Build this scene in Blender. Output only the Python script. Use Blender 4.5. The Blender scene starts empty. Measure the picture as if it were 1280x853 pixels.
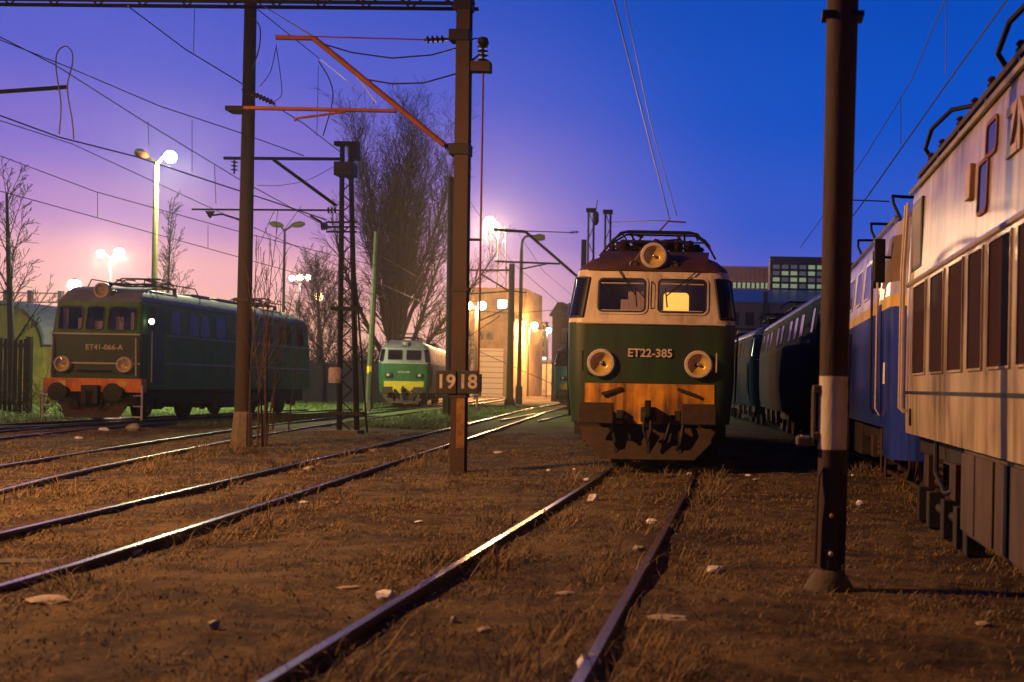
import bpy, math, random
from mathutils import Vector, Matrix
R = math.radians
random.seed(7)
sc = bpy.context.scene
col = sc.collection

# ------------------------------------------------------------------ camera
F = 1400.0                      # focal length in photograph pixels (1280 wide)
VX, VY = 930.0, 485.0           # vanishing point of the main track in the photograph
ROLL = R(1.0)
CZ = 1.58
cd = bpy.data.cameras.new('camera'); cam = bpy.data.objects.new('camera', cd); col.objects.link(cam)
cd.sensor_width = 36; cd.lens = F / 1280 * 36
cd.shift_x = (640 - VX) / 1280; cd.shift_y = (VY - 426.5) / 1280
cd.clip_start = .05; cd.clip_end = 4000
cd.dof.use_dof = True; cd.dof.focus_distance = 20.0; cd.dof.aperture_fstop = 1.8
cam.location = (0, 0, CZ); cam.rotation_euler = (R(90), -ROLL, 0)
sc.camera = cam

# ------------------------------------------------------------------ sky
w = bpy.data.worlds.new('World'); sc.world = w; w.use_nodes = True
nt = w.node_tree; N = nt.nodes; LK = nt.links
for n in list(N): N.remove(n)
def ramp(stops, src):
    r = N.new('ShaderNodeValToRGB'); e = r.color_ramp.elements
    r.color_ramp.interpolation = 'EASE'
    while len(e) > 1: e.remove(e[0])
    e[0].position = stops[0][0]; e[0].color = (*stops[0][1], 1)
    for p, c in stops[1:]:
        k = e.new(p); k.color = (*c, 1)
    LK.new(src, r.inputs[0]); return r.outputs[0]
tc = N.new('ShaderNodeTexCoord'); sep = N.new('ShaderNodeSeparateXYZ'); LK.new(tc.outputs['Generated'], sep.inputs[0])
el = N.new('ShaderNodeMath'); el.operation = 'MAXIMUM'; el.inputs[1].default_value = 0; LK.new(sep.outputs[2], el.inputs[0])
GLOW = R(-31)                    # azimuth of the afterglow, left of the tracks
dot = N.new('ShaderNodeVectorMath'); dot.operation = 'DOT_PRODUCT'; LK.new(tc.outputs['Generated'], dot.inputs[0])
dot.inputs[1].default_value = (math.sin(GLOW), math.cos(GLOW), 0)
g = N.new('ShaderNodeMapRange'); g.interpolation_type = 'SMOOTHSTEP'
g.inputs[1].default_value = .84; g.inputs[2].default_value = .998; LK.new(dot.outputs['Value'], g.inputs[0])
cold = ramp([(0, (.24, .17, .56)), (.07, (.125, .125, .58)), (.15, (.028, .095, .58)), (.24, (.002, .080, .55)), (.34, (.0005, .068, .48)), (.6, (.001, .018, .14)), (1, (.001, .008, .06))], el.outputs[0])
warm = ramp([(0, (1.0, .50, .26)), (.045, (1.0, .50, .33)), (.085, (.90, .43, .46)), (.13, (.44, .23, .56)), (.18, (.21, .145, .60)), (.25, (.10, .11, .60)), (.33, (.055, .09, .57)), (.6, (.008, .02, .15)), (1, (.001, .008, .06))], el.outputs[0])
mx = N.new('ShaderNodeMix'); mx.data_type = 'RGBA'
LK.new(g.outputs[0], mx.inputs[0]); LK.new(cold, mx.inputs[6]); LK.new(warm, mx.inputs[7])
bk = N.new('ShaderNodeMapRange'); bk.inputs[1].default_value = -.6; bk.inputs[2].default_value = .6; bk.inputs[3].default_value = .3; bk.inputs[4].default_value = 1.0   # the sky behind is already night
LK.new(dot.outputs['Value'], bk.inputs[0])
bg = N.new('ShaderNodeBackground'); LK.new(bk.outputs[0], bg.inputs[1]); LK.new(mx.outputs[2], bg.inputs[0])
out = N.new('ShaderNodeOutputWorld'); LK.new(bg.outputs[0], out.inputs[0])

# the last glow of the set sun, low over the left horizon
sd = bpy.data.lights.new('sun', 'SUN'); sd.energy = .06; sd.angle = R(14); sd.color = (1, .55, .6)
sun = bpy.data.objects.new('sun', sd); col.objects.link(sun)
sun.rotation_euler = (Vector((math.sin(GLOW), math.cos(GLOW), .09))).to_track_quat('Z', 'Y').to_euler()

sc.view_settings.view_transform = 'Standard'; sc.view_settings.look = 'None'
sc.view_settings.exposure = 0; sc.view_settings.gamma = 1
sc.render.engine = 'CYCLES'
sc.cycles.use_denoising = True
sc.cycles.max_bounces = 6; sc.cycles.transparent_max_bounces = 8; sc.cycles.volume_bounces = 0
sc.cycles.caustics_reflective = False; sc.cycles.caustics_refractive = False
sc.cycles.sample_clamp_indirect = 4

def at(px, py, Y):
    """point at distance Y seen at that photograph pixel"""
    x, y = px - VX, py - VY
    a = x * math.cos(ROLL) + y * math.sin(ROLL); b = -x * math.sin(ROLL) + y * math.cos(ROLL)
    return Vector((a / F * Y, Y, CZ - b / F * Y))
def at_h(px, py, h):
    """point h metres above the camera's eye seen at that pixel"""
    x, y = px - VX, py - VY
    b = -x * math.sin(ROLL) + y * math.cos(ROLL)
    return at(px, py, h * F / max(-b, 1e-3))

# ------------------------------------------------------------------ materials
MATS = {}
def mat(name, c1, c2=None, scale=3.0, rough=.6, metal=0.0, bump=0.0, bscale=None, stretch=(1, 1, 1), lo=.35, hi=.65, emit=None, estr=0, spec=.5, coat=0, dirt=None, damt=.6, drange=(.52, .72)):
    if name in MATS: return MATS[name]
    m = bpy.data.materials.new(name); m.use_nodes = True; t = m.node_tree; b = t.nodes['Principled BSDF']
    b.inputs['Base Color'].default_value = (*c1, 1); b.inputs['Roughness'].default_value = rough; b.inputs['Metallic'].default_value = metal
    b.inputs['Specular IOR Level'].default_value = spec; b.inputs['Coat Weight'].default_value = coat
    if c2 or bump:
        co = t.nodes.new('ShaderNodeTexCoord'); mp = t.nodes.new('ShaderNodeMapping'); mp.inputs['Scale'].default_value = stretch
        t.links.new(co.outputs['Object'], mp.inputs[0])
    if c2:
        n = t.nodes.new('ShaderNodeTexNoise'); n.inputs['Scale'].default_value = scale; n.inputs['Detail'].default_value = 6; n.inputs['Roughness'].default_value = .65
        t.links.new(mp.outputs[0], n.inputs['Vector'])
        r = t.nodes.new('ShaderNodeValToRGB'); r.color_ramp.elements[0].position = lo; r.color_ramp.elements[1].position = hi
        r.color_ramp.elements[0].color = (*c1, 1); r.color_ramp.elements[1].color = (*c2, 1)
        t.links.new(n.outputs[0], r.inputs[0]); t.links.new(r.outputs[0], b.inputs['Base Color'])
        mr = t.nodes.new('ShaderNodeMapRange'); mr.inputs[3].default_value = rough * .8; mr.inputs[4].default_value = min(1, rough * 1.25)
        t.links.new(n.outputs[0], mr.inputs[0]); t.links.new(mr.outputs[0], b.inputs['Roughness'])
    if dirt and c2:
        mp2 = t.nodes.new('ShaderNodeMapping'); mp2.inputs['Scale'].default_value = (2.6, 2.6, .22); t.links.new(co.outputs['Object'], mp2.inputs[0])
        n3 = t.nodes.new('ShaderNodeTexNoise'); n3.inputs['Scale'].default_value = 2.4; n3.inputs['Detail'].default_value = 8; n3.inputs['Roughness'].default_value = .7; t.links.new(mp2.outputs[0], n3.inputs['Vector'])
        n4 = t.nodes.new('ShaderNodeTexNoise'); n4.inputs['Scale'].default_value = 1.1; n4.inputs['Detail'].default_value = 6; t.links.new(co.outputs['Object'], n4.inputs['Vector'])
        ma = t.nodes.new('ShaderNodeMath'); ma.operation = 'MULTIPLY_ADD'; t.links.new(n4.outputs[0], ma.inputs[0]); ma.inputs[1].default_value = .5; 
        mb_ = t.nodes.new('ShaderNodeMath'); mb_.operation = 'MULTIPLY'; t.links.new(n3.outputs[0], mb_.inputs[0]); mb_.inputs[1].default_value = .62; t.links.new(mb_.outputs[0], ma.inputs[2])
        m5 = t.nodes.new('ShaderNodeMapRange'); m5.inputs[1].default_value = drange[0]; m5.inputs[2].default_value = drange[1]; m5.inputs[4].default_value = damt; t.links.new(ma.outputs[0], m5.inputs[0])
        dm = t.nodes.new('ShaderNodeMix'); dm.data_type = 'RGBA'; t.links.new(m5.outputs[0], dm.inputs[0]); t.links.new(r.outputs[0], dm.inputs[6]); dm.inputs[7].default_value = (*dirt, 1); t.links.new(dm.outputs[2], b.inputs['Base Color'])
    if bump:
        n2 = t.nodes.new('ShaderNodeTexNoise'); n2.inputs['Scale'].default_value = bscale or scale * 4; n2.inputs['Detail'].default_value = 5
        t.links.new(mp.outputs[0], n2.inputs['Vector'])
        bp = t.nodes.new('ShaderNodeBump'); bp.inputs['Strength'].default_value = bump; bp.inputs['Distance'].default_value = .02
        t.links.new(n2.outputs[0], bp.inputs['Height']); t.links.new(bp.outputs[0], b.inputs['Normal'])
    if emit:
        b.inputs['Emission Color'].default_value = (*emit, 1); b.inputs['Emission Strength'].default_value = estr
    MATS[name] = m; return m
def glass_mat(name, tint=(.8, .85, .9), rough=.03, ior=1.5):
    m = bpy.data.materials.new(name); m.use_nodes = True; t = m.node_tree
    t.nodes.remove(t.nodes['Principled BSDF'])
    tr = t.nodes.new('ShaderNodeBsdfTransparent'); tr.inputs[0].default_value = (*tint, 1)
    gl = t.nodes.new('ShaderNodeBsdfGlossy'); gl.inputs['Roughness'].default_value = rough
    # Schlick reflectance, the same from both faces of the thin pane
    ge = t.nodes.new('ShaderNodeNewGeometry'); dt = t.nodes.new('ShaderNodeVectorMath'); dt.operation = 'DOT_PRODUCT'; t.links.new(ge.outputs['Normal'], dt.inputs[0]); t.links.new(ge.outputs['Incoming'], dt.inputs[1])
    def M(op, a, b=None, c=None):
        n = t.nodes.new('ShaderNodeMath'); n.operation = op
        for i, v in enumerate((a, b, c)):
            if v is None: continue
            if isinstance(v, (int, float)): n.inputs[i].default_value = v
            else: t.links.new(v, n.inputs[i])
        return n.outputs[0]
    f0 = ((ior-1)/(ior+1))**2*1.6
    fr = M('MULTIPLY_ADD', M('POWER', M('SUBTRACT', 1, M('ABSOLUTE', dt.outputs['Value'])), 5), 1-f0, f0)
    mi = t.nodes.new('ShaderNodeMixShader'); t.links.new(fr, mi.inputs[0]); t.links.new(tr.outputs[0], mi.inputs[1]); t.links.new(gl.outputs[0], mi.inputs[2])
    t.links.new(mi.outputs[0], t.nodes['Material Output'].inputs[0])
    MATS[name] = m; return m
V = (1, 1, .18)   # vertical streaks
mat('green_paint', (.010, .034, .006), (.020, .056, .009), 4, .42, stretch=V, bump=.08, dirt=(.030, .022, .010), damt=.75)
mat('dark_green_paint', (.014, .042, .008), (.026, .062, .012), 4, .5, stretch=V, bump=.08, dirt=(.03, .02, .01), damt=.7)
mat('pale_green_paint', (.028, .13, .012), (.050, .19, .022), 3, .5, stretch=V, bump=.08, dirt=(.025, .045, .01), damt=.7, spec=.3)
mat('bright_green_paint', (.008, .085, .024), (.014, .12, .034), 4, .45, stretch=V, dirt=(.02, .04, .015), damt=.7)
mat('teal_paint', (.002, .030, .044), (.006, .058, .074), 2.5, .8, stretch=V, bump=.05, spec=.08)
mat('lit_teal_paint', (.05, .30, .20), (.08, .40, .27), 2.5, .6, stretch=V)  # brighter copy of the teal, lamplight on the front put into the colour
mat('cream_paint', (.52, .41, .29), (.64, .52, .38), 3, .45, stretch=V, bump=.06, dirt=(.20, .13, .08), damt=.7)
mat('grey_cream_paint', (.17, .16, .17), (.26, .24, .23), 3, .45, stretch=V, bump=.04)
mat('white_side_paint', (.38, .31, .20), (.58, .48, .33), 2.2, .30, stretch=V, bump=.14, bscale=5, lo=.3, hi=.7, dirt=(.11, .068, .036), damt=.9, drange=(.48, .68))
mat('lilac_grey_paint', (.36, .34, .40), (.52, .49, .54), 2.2, .22, stretch=V, bump=.10, bscale=6, dirt=(.16, .11, .08), damt=.8)
mat('blue_paint', (.012, .030, .22), (.022, .050, .32), 2.2, .20, stretch=V, bump=.10, bscale=6, dirt=(.035, .03, .05), damt=.7)
mat('yellow_paint', (.72, .47, .03), (.55, .34, .03), 5, .4)
mat('orange_paint', (.80, .36, .02), (.50, .20, .015), 3.5, .5, bump=.05, dirt=(.07, .03, .012), damt=.92, drange=(.47, .66))
mat('red_orange_paint', (.78, .22, .02), (.58, .15, .02), 3.5, .5, dirt=(.10, .03, .01), damt=.7)
mat('roof_brown', (.035, .014, .015), (.07, .028, .026), 2.5, .5, bump=.08)
mat('roof_grey', (.14, .13, .14), (.24, .22, .22), 2, .5, bump=.06)
mat('roof_lilac', (.14, .12, .15), (.24, .20, .23), 2, .4, bump=.05)
mat('grime', (.009, .007, .006), (.028, .018, .013), 6, .75, bump=.2)
mat('rust', (.022, .011, .008), (.055, .025, .014), 7, .8, bump=.25)
mat('rusty_red', (.13, .022, .012), (.20, .045, .02), 5, .65, bump=.1)
mat('black_metal', (.006, .005, .006), (.014, .011, .012), 8, .6, spec=.3)
mat('rubber', (.01, .01, .011), None, rough=.6)
mat('rim_paint', (.55, .45, .36), (.42, .33, .26), 8, .45)
mat('amber_glass', (.95, .70, .14), (.85, .50, .06), 9, .3, metal=.1)
mat('lens_white', (.75, .68, .45), (.6, .5, .3), 10, .2, metal=.4)
mat('lettering', (.62, .48, .36), (.46, .34, .24), 14, .5)
mat('lettering_brown', (.42, .24, .12), (.28, .15, .08), 14, .5)
mat('white_paint', (.78, .74, .68), None, rough=.5)
mat('old_white_paint', (.50, .43, .28), (.66, .58, .40), 9, .7, bump=.2, stretch=(1, 1, .3), dirt=(.16, .10, .05), damt=.7)
mat('wood_pole', (.018, .008, .006), (.036, .015, .009), 5, .85, bump=.4, bscale=22, stretch=(1, 1, .08))
mat('steel_pole', (.030, .011, .007), (.055, .019, .010), 5, .7, bump=.2, stretch=(1, 1, .15), dirt=(.012, .008, .007), damt=.7)
mat('brown_pole', (.026, .012, .007), (.055, .024, .012), 6, .75, bump=.35, stretch=(1, 1, .2), dirt=(.014, .008, .006), damt=.8)
mat('concrete', (.09, .068, .048), (.15, .115, .08), 7, .9, bump=.3)
mat('green_pole', (.055, .065, .022), (.085, .09, .03), 6, .6)
mat('lamp_pole', (.17, .15, .05), (.23, .20, .07), 6, .6)
mat('dark_pole', (.035, .030, .040), (.06, .05, .06), 6, .6)
mat('wire', (.012, .010, .016), None, rough=.5)
mat('insulator', (.05, .022, .016), None, rough=.25)
mat('rail_side', (.040, .022, .014), (.075, .038, .02), 9, .75, bump=.25)
mat('rail_head', (.30, .27, .25), (.17, .13, .11), 3, .27, metal=.9, stretch=(1, .3, 1))
mat('sleeper_wood', (.030, .020, .014), (.065, .042, .026), 6, .9, bump=.4)
mat('bark', (.016, .011, .017), (.028, .019, .022), 5, .9, bump=.2)
mat('twig', (.015, .010, .016), None, rough=.9)
mat('sapling_bark', (.07, .03, .018), (.045, .02, .014), 8, .8)
mat('brick_wall', (.30, .20, .14), (.40, .28, .19), 2, .85, bump=.1)
mat('pale_wall', (.46, .31, .18), (.34, .22, .12), .5, .85, dirt=(.16, .10, .06), damt=.8)
mat('dark_wall', (.07, .055, .075), (.11, .085, .10), 1.5, .85)
mat('blue_roof', (.08, .22, .46), (.12, .30, .60), .8, .35)
mat('pink_wall', (.30, .19, .20), (.38, .25, .25), 1.0, .85)
mat('grey_facade', (.20, .15, .22), (.26, .20, .27), 1, .8)
mat('dark_frame', (.03, .028, .05), None, rough=.6)
mat('window_dark', (.006, .006, .010), None, rough=.10, spec=.28)
mat('grille_dark', (.022, .009, .007), (.042, .016, .010), 3, .8, stretch=V, spec=.12)
mat('window_lit_green', (.2, .25, .2), None, emit=(.55, .72, .42), estr=.32)
mat('window_lit_dim', (.05, .06, .08), None, rough=.2, emit=(.35, .36, .42), estr=.14)
mat('window_lit_blue', (.4, .6, .7), None, emit=(.65, 1, 1), estr=1.6)
mat('cab_light', (.8, .6, .2), (.6, .4, .1), 9, emit=(1, .50, .08), estr=1.5)
mat('cab_inside', (.15, .12, .26), (.22, .17, .30), 5, .8)
mat('curtain', (.62, .46, .38), (.42, .30, .28), 6, .9, stretch=(6, 1, .6))
mat('paper', (.72, .70, .72), (.55, .52, .52), 9, .8)
mat('paper_dirty', (.36, .29, .24), (.22, .17, .13), 9, .85)
mat('stone', (.22, .19, .16), (.34, .29, .24), 9, .9, bump=.3)
mat('sign_black', (.006, .004, .004), (.018, .008, .006), 9, .6)
mat('sign_white', (.52, .45, .39), (.36, .30, .25), 12, .6, dirt=(.08, .05, .03), damt=.7)
mat('bin_metal', (.20, .16, .11), None, rough=.7)
mat('vault_wall', (.42, .33, .05), (.30, .24, .04), 1.5, .8, dirt=(.10, .09, .03), damt=.7)
mat('vault_roof', (.20, .30, .32), (.15, .22, .26), 1, .5)
mat('faded_yellow', (.26, .115, .02), (.10, .04, .012), 7, .8)
mat('concrete_dark', (.05, .034, .022), (.09, .062, .04), 9, .95, bump=.4)
mat('box_dark', (.05, .03, .03), (.08, .045, .03), 6, .6)
mat('canister_white', (.60, .52, .46), (.40, .24, .16), 8, .6)
mat('bolt_pale', (.6, .6, .4), None, rough=.4)
mat('bolt_orange', (.5, .25, .08), None, rough=.4)
glass_mat('glass', (.78, .80, .86))
glass_mat('dark_glass', (.20, .20, .26), ior=1.7)

# ------------------------------------------------------------------ mesh helpers
class MB:
    def __init__(s): s.v = []; s.f = []
    def box(s, x0, x1, y0, y1, z0, z1, M=None):
        n = len(s.v); c = [Vector((x, y, z)) for z in (z0, z1) for y in (y0, y1) for x in (x0, x1)]
        if M is not None: c = [M @ p for p in c]
        s.v += c; s.f += [(n, n+2, n+3, n+1), (n+4, n+5, n+7, n+6), (n, n+1, n+5, n+4), (n+2, n+6, n+7, n+3), (n, n+4, n+6, n+2), (n+1, n+3, n+7, n+5)]
        return s
    def tube(s, pts, r, n=6, caps=True):
        pts = [Vector(p) for p in pts]; k = len(pts); rad = r if isinstance(r, (list, tuple)) else [r]*k
        d0 = (pts[1]-pts[0]).normalized(); up = Vector((0, 0, 1)) if abs(d0.z) < .9 else Vector((1, 0, 0))
        a = d0.cross(up).normalized(); base = len(s.v)
        for i in range(k):
            if i == 0: d = pts[1]-pts[0]
            elif i == k-1: d = pts[-1]-pts[-2]
            else: d = pts[i+1]-pts[i-1]
            d.normalize(); a = (a - d*a.dot(d)).normalized(); b = d.cross(a)
            for j in range(n):
                t = 2*math.pi*j/n; s.v.append(pts[i] + (a*math.cos(t)+b*math.sin(t))*rad[i])
        for i in range(k-1):
            for j in range(n):
                p = base+i*n+j; q = base+i*n+(j+1) % n
                s.f.append((p, q, q+n, p+n))
        if caps:
            s.f.append(tuple(base+j for j in range(n-1, -1, -1))); s.f.append(tuple(base+(k-1)*n+j for j in range(n)))
        return s
    def cyl(s, p0, p1, r0, r1=None, n=12): return s.tube([p0, p1], [r0, r0 if r1 is None else r1], n)
    def lathe(s, prof, o, ax, n=20, c0=True, c1=True):
        o = Vector(o); ax = Vector(ax).normalized(); up = Vector((0, 0, 1)) if abs(ax.z) < .9 else Vector((1, 0, 0))
        a = ax.cross(up).normalized(); b = ax.cross(a); base = len(s.v)
        for r, h in prof:
            for j in range(n):
                t = 2*math.pi*j/n; s.v.append(o + ax*h + (a*math.cos(t)+b*math.sin(t))*max(r, 1e-4))
        for i in range(len(prof)-1):
            for j in range(n):
                p = base+i*n+j; q = base+i*n+(j+1) % n
                s.f.append((p, q, q+n, p+n))
        if c0: s.f.append(tuple(base+j for j in range(n-1, -1, -1)))
        if c1: s.f.append(tuple(base+(len(prof)-1)*n+j for j in range(n)))
        return s
    def prism(s, poly, vec):
        n = len(s.v); k = len(poly); poly = [Vector(p) for p in poly]; vec = Vector(vec)
        s.v += poly + [p+vec for p in poly]
        s.f.append(tuple(range(n, n+k))[::-1]); s.f.append(tuple(range(n+k, n+2*k)))
        for i in range(k):
            j = (i+1) % k; s.f.append((n+i, n+j, n+k+j, n+k+i))
        return s
    def quad(s, a, b, c, d):
        n = len(s.v); s.v += [Vector(a), Vector(b), Vector(c), Vector(d)]; s.f.append((n, n+1, n+2, n+3)); return s
    def mesh(s, name, m, smooth=False):
        me = bpy.data.meshes.new(name); me.from_pydata([tuple(p) for p in s.v], [], s.f); me.validate()
        import bmesh
        bm = bmesh.new(); bm.from_mesh(me); bmesh.ops.recalc_face_normals(bm, faces=bm.faces); bm.to_mesh(me); bm.free()
        if smooth:
            me.polygons.foreach_set('use_smooth', [True]*len(me.polygons))
            try: me.set_sharp_from_angle(angle=R(38))
            except Exception: pass
        me.materials.append(MATS[m] if isinstance(m, str) else m); return me
    def build(s, name, m, parent=None, smooth=False, bevel=0, loc=None):
        o = bpy.data.objects.new(name, s.mesh(name, m, smooth)); col.objects.link(o)
        if parent is not None: o.parent = parent
        if loc is not None: o.location = loc
        if bevel:
            bv = o.modifiers.new('bevel', 'BEVEL'); bv.width = bevel; bv.segments = 2; bv.limit_method = 'ANGLE'
        return o
def tag(o, label=None, cat=None, group=None, kind=None):
    if label: o['label'] = label
    if cat: o['category'] = cat
    if group: o['group'] = group
    if kind: o['kind'] = kind
    return o
def empty(name, loc, rz=0):
    o = bpy.data.objects.new(name, None); col.objects.link(o); o.location = loc; o.rotation_euler = (0, 0, rz); o.empty_display_size = .3; return o
def share(name, me, parent, loc=(0, 0, 0), rot=None):
    o = bpy.data.objects.new(name, me); col.objects.link(o); o.parent = parent; o.location = loc
    if rot: o.rotation_euler = rot
    return o
def text(name, body, size, m, parent, M, ext=.008, offset=0):
    cu = bpy.data.curves.new('lettering', 'FONT'); cu.body = body; cu.size = size; cu.extrude = ext; cu.align_x = 'CENTER'; cu.align_y = 'CENTER'; cu.offset = offset
    cu.resolution_u = 3
    o = bpy.data.objects.new('lettering_source', cu); col.objects.link(o)
    bpy.context.view_layer.update()
    me = bpy.data.meshes.new_from_object(o.evaluated_get(bpy.context.evaluated_depsgraph_get()))
    bpy.data.objects.remove(o); me.transform(M); me.materials.clear(); me.materials.append(MATS[m])
    t = bpy.data.objects.new(name, me); col.objects.link(t); t.parent = parent; return t

def lerp(tab, z):
    if z <= tab[0][0]: return tab[0][1:]
    for a, b in zip(tab, tab[1:]):
        if z <= b[0]:
            k = (z-a[0])/(b[0]-a[0]); return tuple(p+(q-p)*k for p, q in zip(a[1:], b[1:]))
    return tab[-1][1:]

# ------------------------------------------------------------------ lamps
def bulb_mat(name, c, s): return mat(name, c, None, emit=c, estr=s)
WARM = (1.0, .46, .12); PINK = (1.0, .66, .42); GREENISH = (.95, 1.0, .55); WHITE = (1, .90, .62)
bulb_mat('bulb_warm', (1, .62, .25), 22); bulb_mat('bulb_pink', (1, .75, .55), 22); bulb_mat('bulb_white', (1, .95, .72), 26)
def light(name, loc, power, c, r=.12, parent=None, down=0, cone=150, blend=.35, aim=(0, 0, -1)):
    """lamp light; 'down' is the share thrown downwards by the fitting's reflector"""
    for kind, pw in (('POINT', power*(1-down)), ('SPOT', power*down)):
        if pw <= 0: continue
        ld = bpy.data.lights.new(name, kind); ld.energy = pw; ld.color = c; ld.shadow_soft_size = r
        if kind == 'SPOT': ld.spot_size = R(cone); ld.spot_blend = blend
        o = bpy.data.objects.new(name, ld); col.objects.link(o); o.location = loc
        if kind == 'SPOT': o.rotation_euler = (-Vector(aim)).to_track_quat('Z', 'Y').to_euler()
        if parent is not None: o.parent = parent

# ------------------------------------------------------------------ tracks (centre lines, metres)
RZ = .12                         # rail head above the ground
TRACKS = {   # centre points (x, y)
    'main':   [(-1.55, 1.5), (-1.55, 16), (-1.62, 21), (-1.75, 30), (-2.4, 42), (-4.2, 60), (-7.5, 85), (-12, 115)],
    'right':  [(3.47, -6), (3.47, 20), (3.15, 27), (2.55, 36), (1.55, 50), (-.6, 68), (-4, 90), (-9, 115)],
    'near':   [(-5.75, 2.5), (-5.9, 7.7), (-6.1, 10.3), (-7.1, 20), (-8.34, 32.5), (-10.2, 50), (-11.8, 65), (-13.4, 85), (-15.2, 115)],
    'second': [(-8.0, 8), (-9.5, 12), (-11.2, 18), (-13.6, 30), (-15.2, 41), (-18.6, 69), (-24, 115)],
    'third':  [(-21.0, 22), (-21.4, 36), (-21.4, 57)],
    'fourth': [(-14.5, 12), (-17.2, 22), (-19.6, 36), (-19.9, 54), (-20.05, 65), (-23.3, 83), (-28, 104)],
    'fifth':  [(-9.0, 45), (-10.1, 66), (-11.6, 95)],
}
def curve(pts, step=1.0):
    out = []
    P = [Vector((*pts[0], 0))*2-Vector((*pts[1], 0))] + [Vector((*p, 0)) for p in pts] + [Vector((*pts[-1], 0))*2-Vector((*pts[-2], 0))]
    for i in range(1, len(P)-2):
        n = max(2, int((P[i+1]-P[i]).length/step))
        for k in range(n):
            t = k/n; a, b, c, d = P[i-1], P[i], P[i+1], P[i+2]
            out.append(.5*((2*b)+(c-a)*t+(2*a-5*b+4*c-d)*t*t+(3*b-a-3*c+d)*t**3))
    out.append(P[-2].copy()); return out
LINES = {k: curve(p) for k, p in TRACKS.items()}
def track_dist(x, y):
    best = 99
    for k, L in LINES.items():
        for i in range(0, len(L)-1):
            a, b = L[i], L[i+1]
            if abs(a.y-y) > 3: continue
            d = abs(x-(a.x+b.x)/2)
            if d < best: best = d
    return best

# ------------------------------------------------------------------ ground
from mathutils import noise
def hgt(x, y):
    if y > 75 or abs(x+8) > 45: return 0
    n = noise.noise(Vector((x*.35, y*.35, 1)))*.055 + noise.noise(Vector((x*1.3, y*1.3, 4)))*.030 + noise.noise(Vector((x*4.1, y*4.1, 9)))*.007
    return min(n + .052, .095)
def axis(lo, hi, fine, far):
    a = []; x = lo
    while x < hi: a.append(x); x += fine
    a.append(hi); st = fine; x = hi
    while x < far[1]: st *= 1.35; x = min(x+st, far[1]); a.append(x)
    st = fine; x = lo; pre = []
    while x > far[0]: st *= 1.35; x = max(x-st, far[0]); pre.append(x)
    return pre[::-1]+a
xs = axis(-18, 6, .14, (-320, 320)); ys = axis(3, 32, .14, (-60, 620))
gm = MB(); gm.v = [(x, y, hgt(x, y)) for y in ys for x in xs]; nx = len(xs)
gm.f = [(j*nx+i, j*nx+i+1, (j+1)*nx+i+1, (j+1)*nx+i) for j in range(len(ys)-1) for i in range(nx-1)]
m = bpy.data.materials.new('soil_and_dry_grass'); m.use_nodes = True; t = m.node_tree; b = t.nodes['Principled BSDF']; b.inputs['Roughness'].default_value = .95; b.inputs['Specular IOR Level'].default_value = .15
co = t.nodes.new('ShaderNodeTexCoord')
def tnoise(scale, det, rough=.6):
    n = t.nodes.new('ShaderNodeTexNoise'); n.inputs['Scale'].default_value = scale; n.inputs['Detail'].default_value = det; n.inputs['Roughness'].default_value = rough
    t.links.new(co.outputs['Object'], n.inputs['Vector']); return n.outputs[0]
def tramp(src, stops):
    r = t.nodes.new('ShaderNodeValToRGB'); e = r.color_ramp.elements
    e[0].position = stops[0][0]; e[0].color = (*stops[0][1], 1); e[1].position = stops[-1][0]; e[1].color = (*stops[-1][1], 1)
    for p, c in stops[1:-1]: k = e.new(p); k.color = (*c, 1)
    t.links.new(src, r.inputs[0]); return r.outputs[0]
def tmix(f, a, c):
    x = t.nodes.new('ShaderNodeMix'); x.data_type = 'RGBA'; t.links.new(f, x.inputs[0]); t.links.new(a, x.inputs[6]); t.links.new(c, x.inputs[7]); return x.outputs[2]
soil = tramp(tnoise(9, 8, .7), [(.3, (.014, .009, .007)), (.5, (.040, .025, .015)), (.7, (.09, .056, .032))])
dry = tramp(tnoise(22, 6, .7), [(.3, (.055, .037, .018)), (.55, (.138, .092, .042)), (.75, (.24, .162, .078))])
pa_ = t.nodes.new('ShaderNodeMath'); pa_.operation = 'MULTIPLY_ADD'; t.links.new(tnoise(3.2, 4, .7), pa_.inputs[0]); pa_.inputs[1].default_value = .45
pm_ = t.nodes.new('ShaderNodeMath'); pm_.operation = 'MULTIPLY'; t.links.new(tnoise(.75, 5, .62), pm_.inputs[0]); pm_.inputs[1].default_value = .55; t.links.new(pm_.outputs[0], pa_.inputs[2])
patch = tramp(pa_.outputs[0], [(.45, (0, 0, 0)), (.58, (1, 1, 1))])
basec = tmix(patch, soil, dry)
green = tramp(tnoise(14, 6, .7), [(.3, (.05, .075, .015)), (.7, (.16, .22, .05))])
# turf greener round the far lamp, its yellow-green light put into the colour
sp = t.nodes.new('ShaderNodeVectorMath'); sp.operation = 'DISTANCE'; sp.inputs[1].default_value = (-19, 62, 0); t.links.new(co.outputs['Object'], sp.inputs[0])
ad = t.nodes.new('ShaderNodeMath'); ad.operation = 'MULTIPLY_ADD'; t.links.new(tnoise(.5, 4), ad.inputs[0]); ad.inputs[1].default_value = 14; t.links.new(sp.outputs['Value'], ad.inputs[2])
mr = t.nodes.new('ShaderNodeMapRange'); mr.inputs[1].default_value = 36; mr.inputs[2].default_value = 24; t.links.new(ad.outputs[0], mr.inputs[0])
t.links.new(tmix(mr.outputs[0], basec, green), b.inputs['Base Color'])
bp = t.nodes.new('ShaderNodeBump'); bp.inputs['Strength'].default_value = .6; bp.inputs['Distance'].default_value = .03
t.links.new(tnoise(26, 8, .75), bp.inputs['Height']); t.links.new(bp.outputs[0], b.inputs['Normal'])
MATS['ground'] = m
tag(gm.build('ground', 'ground', smooth=True), kind='structure')

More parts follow.
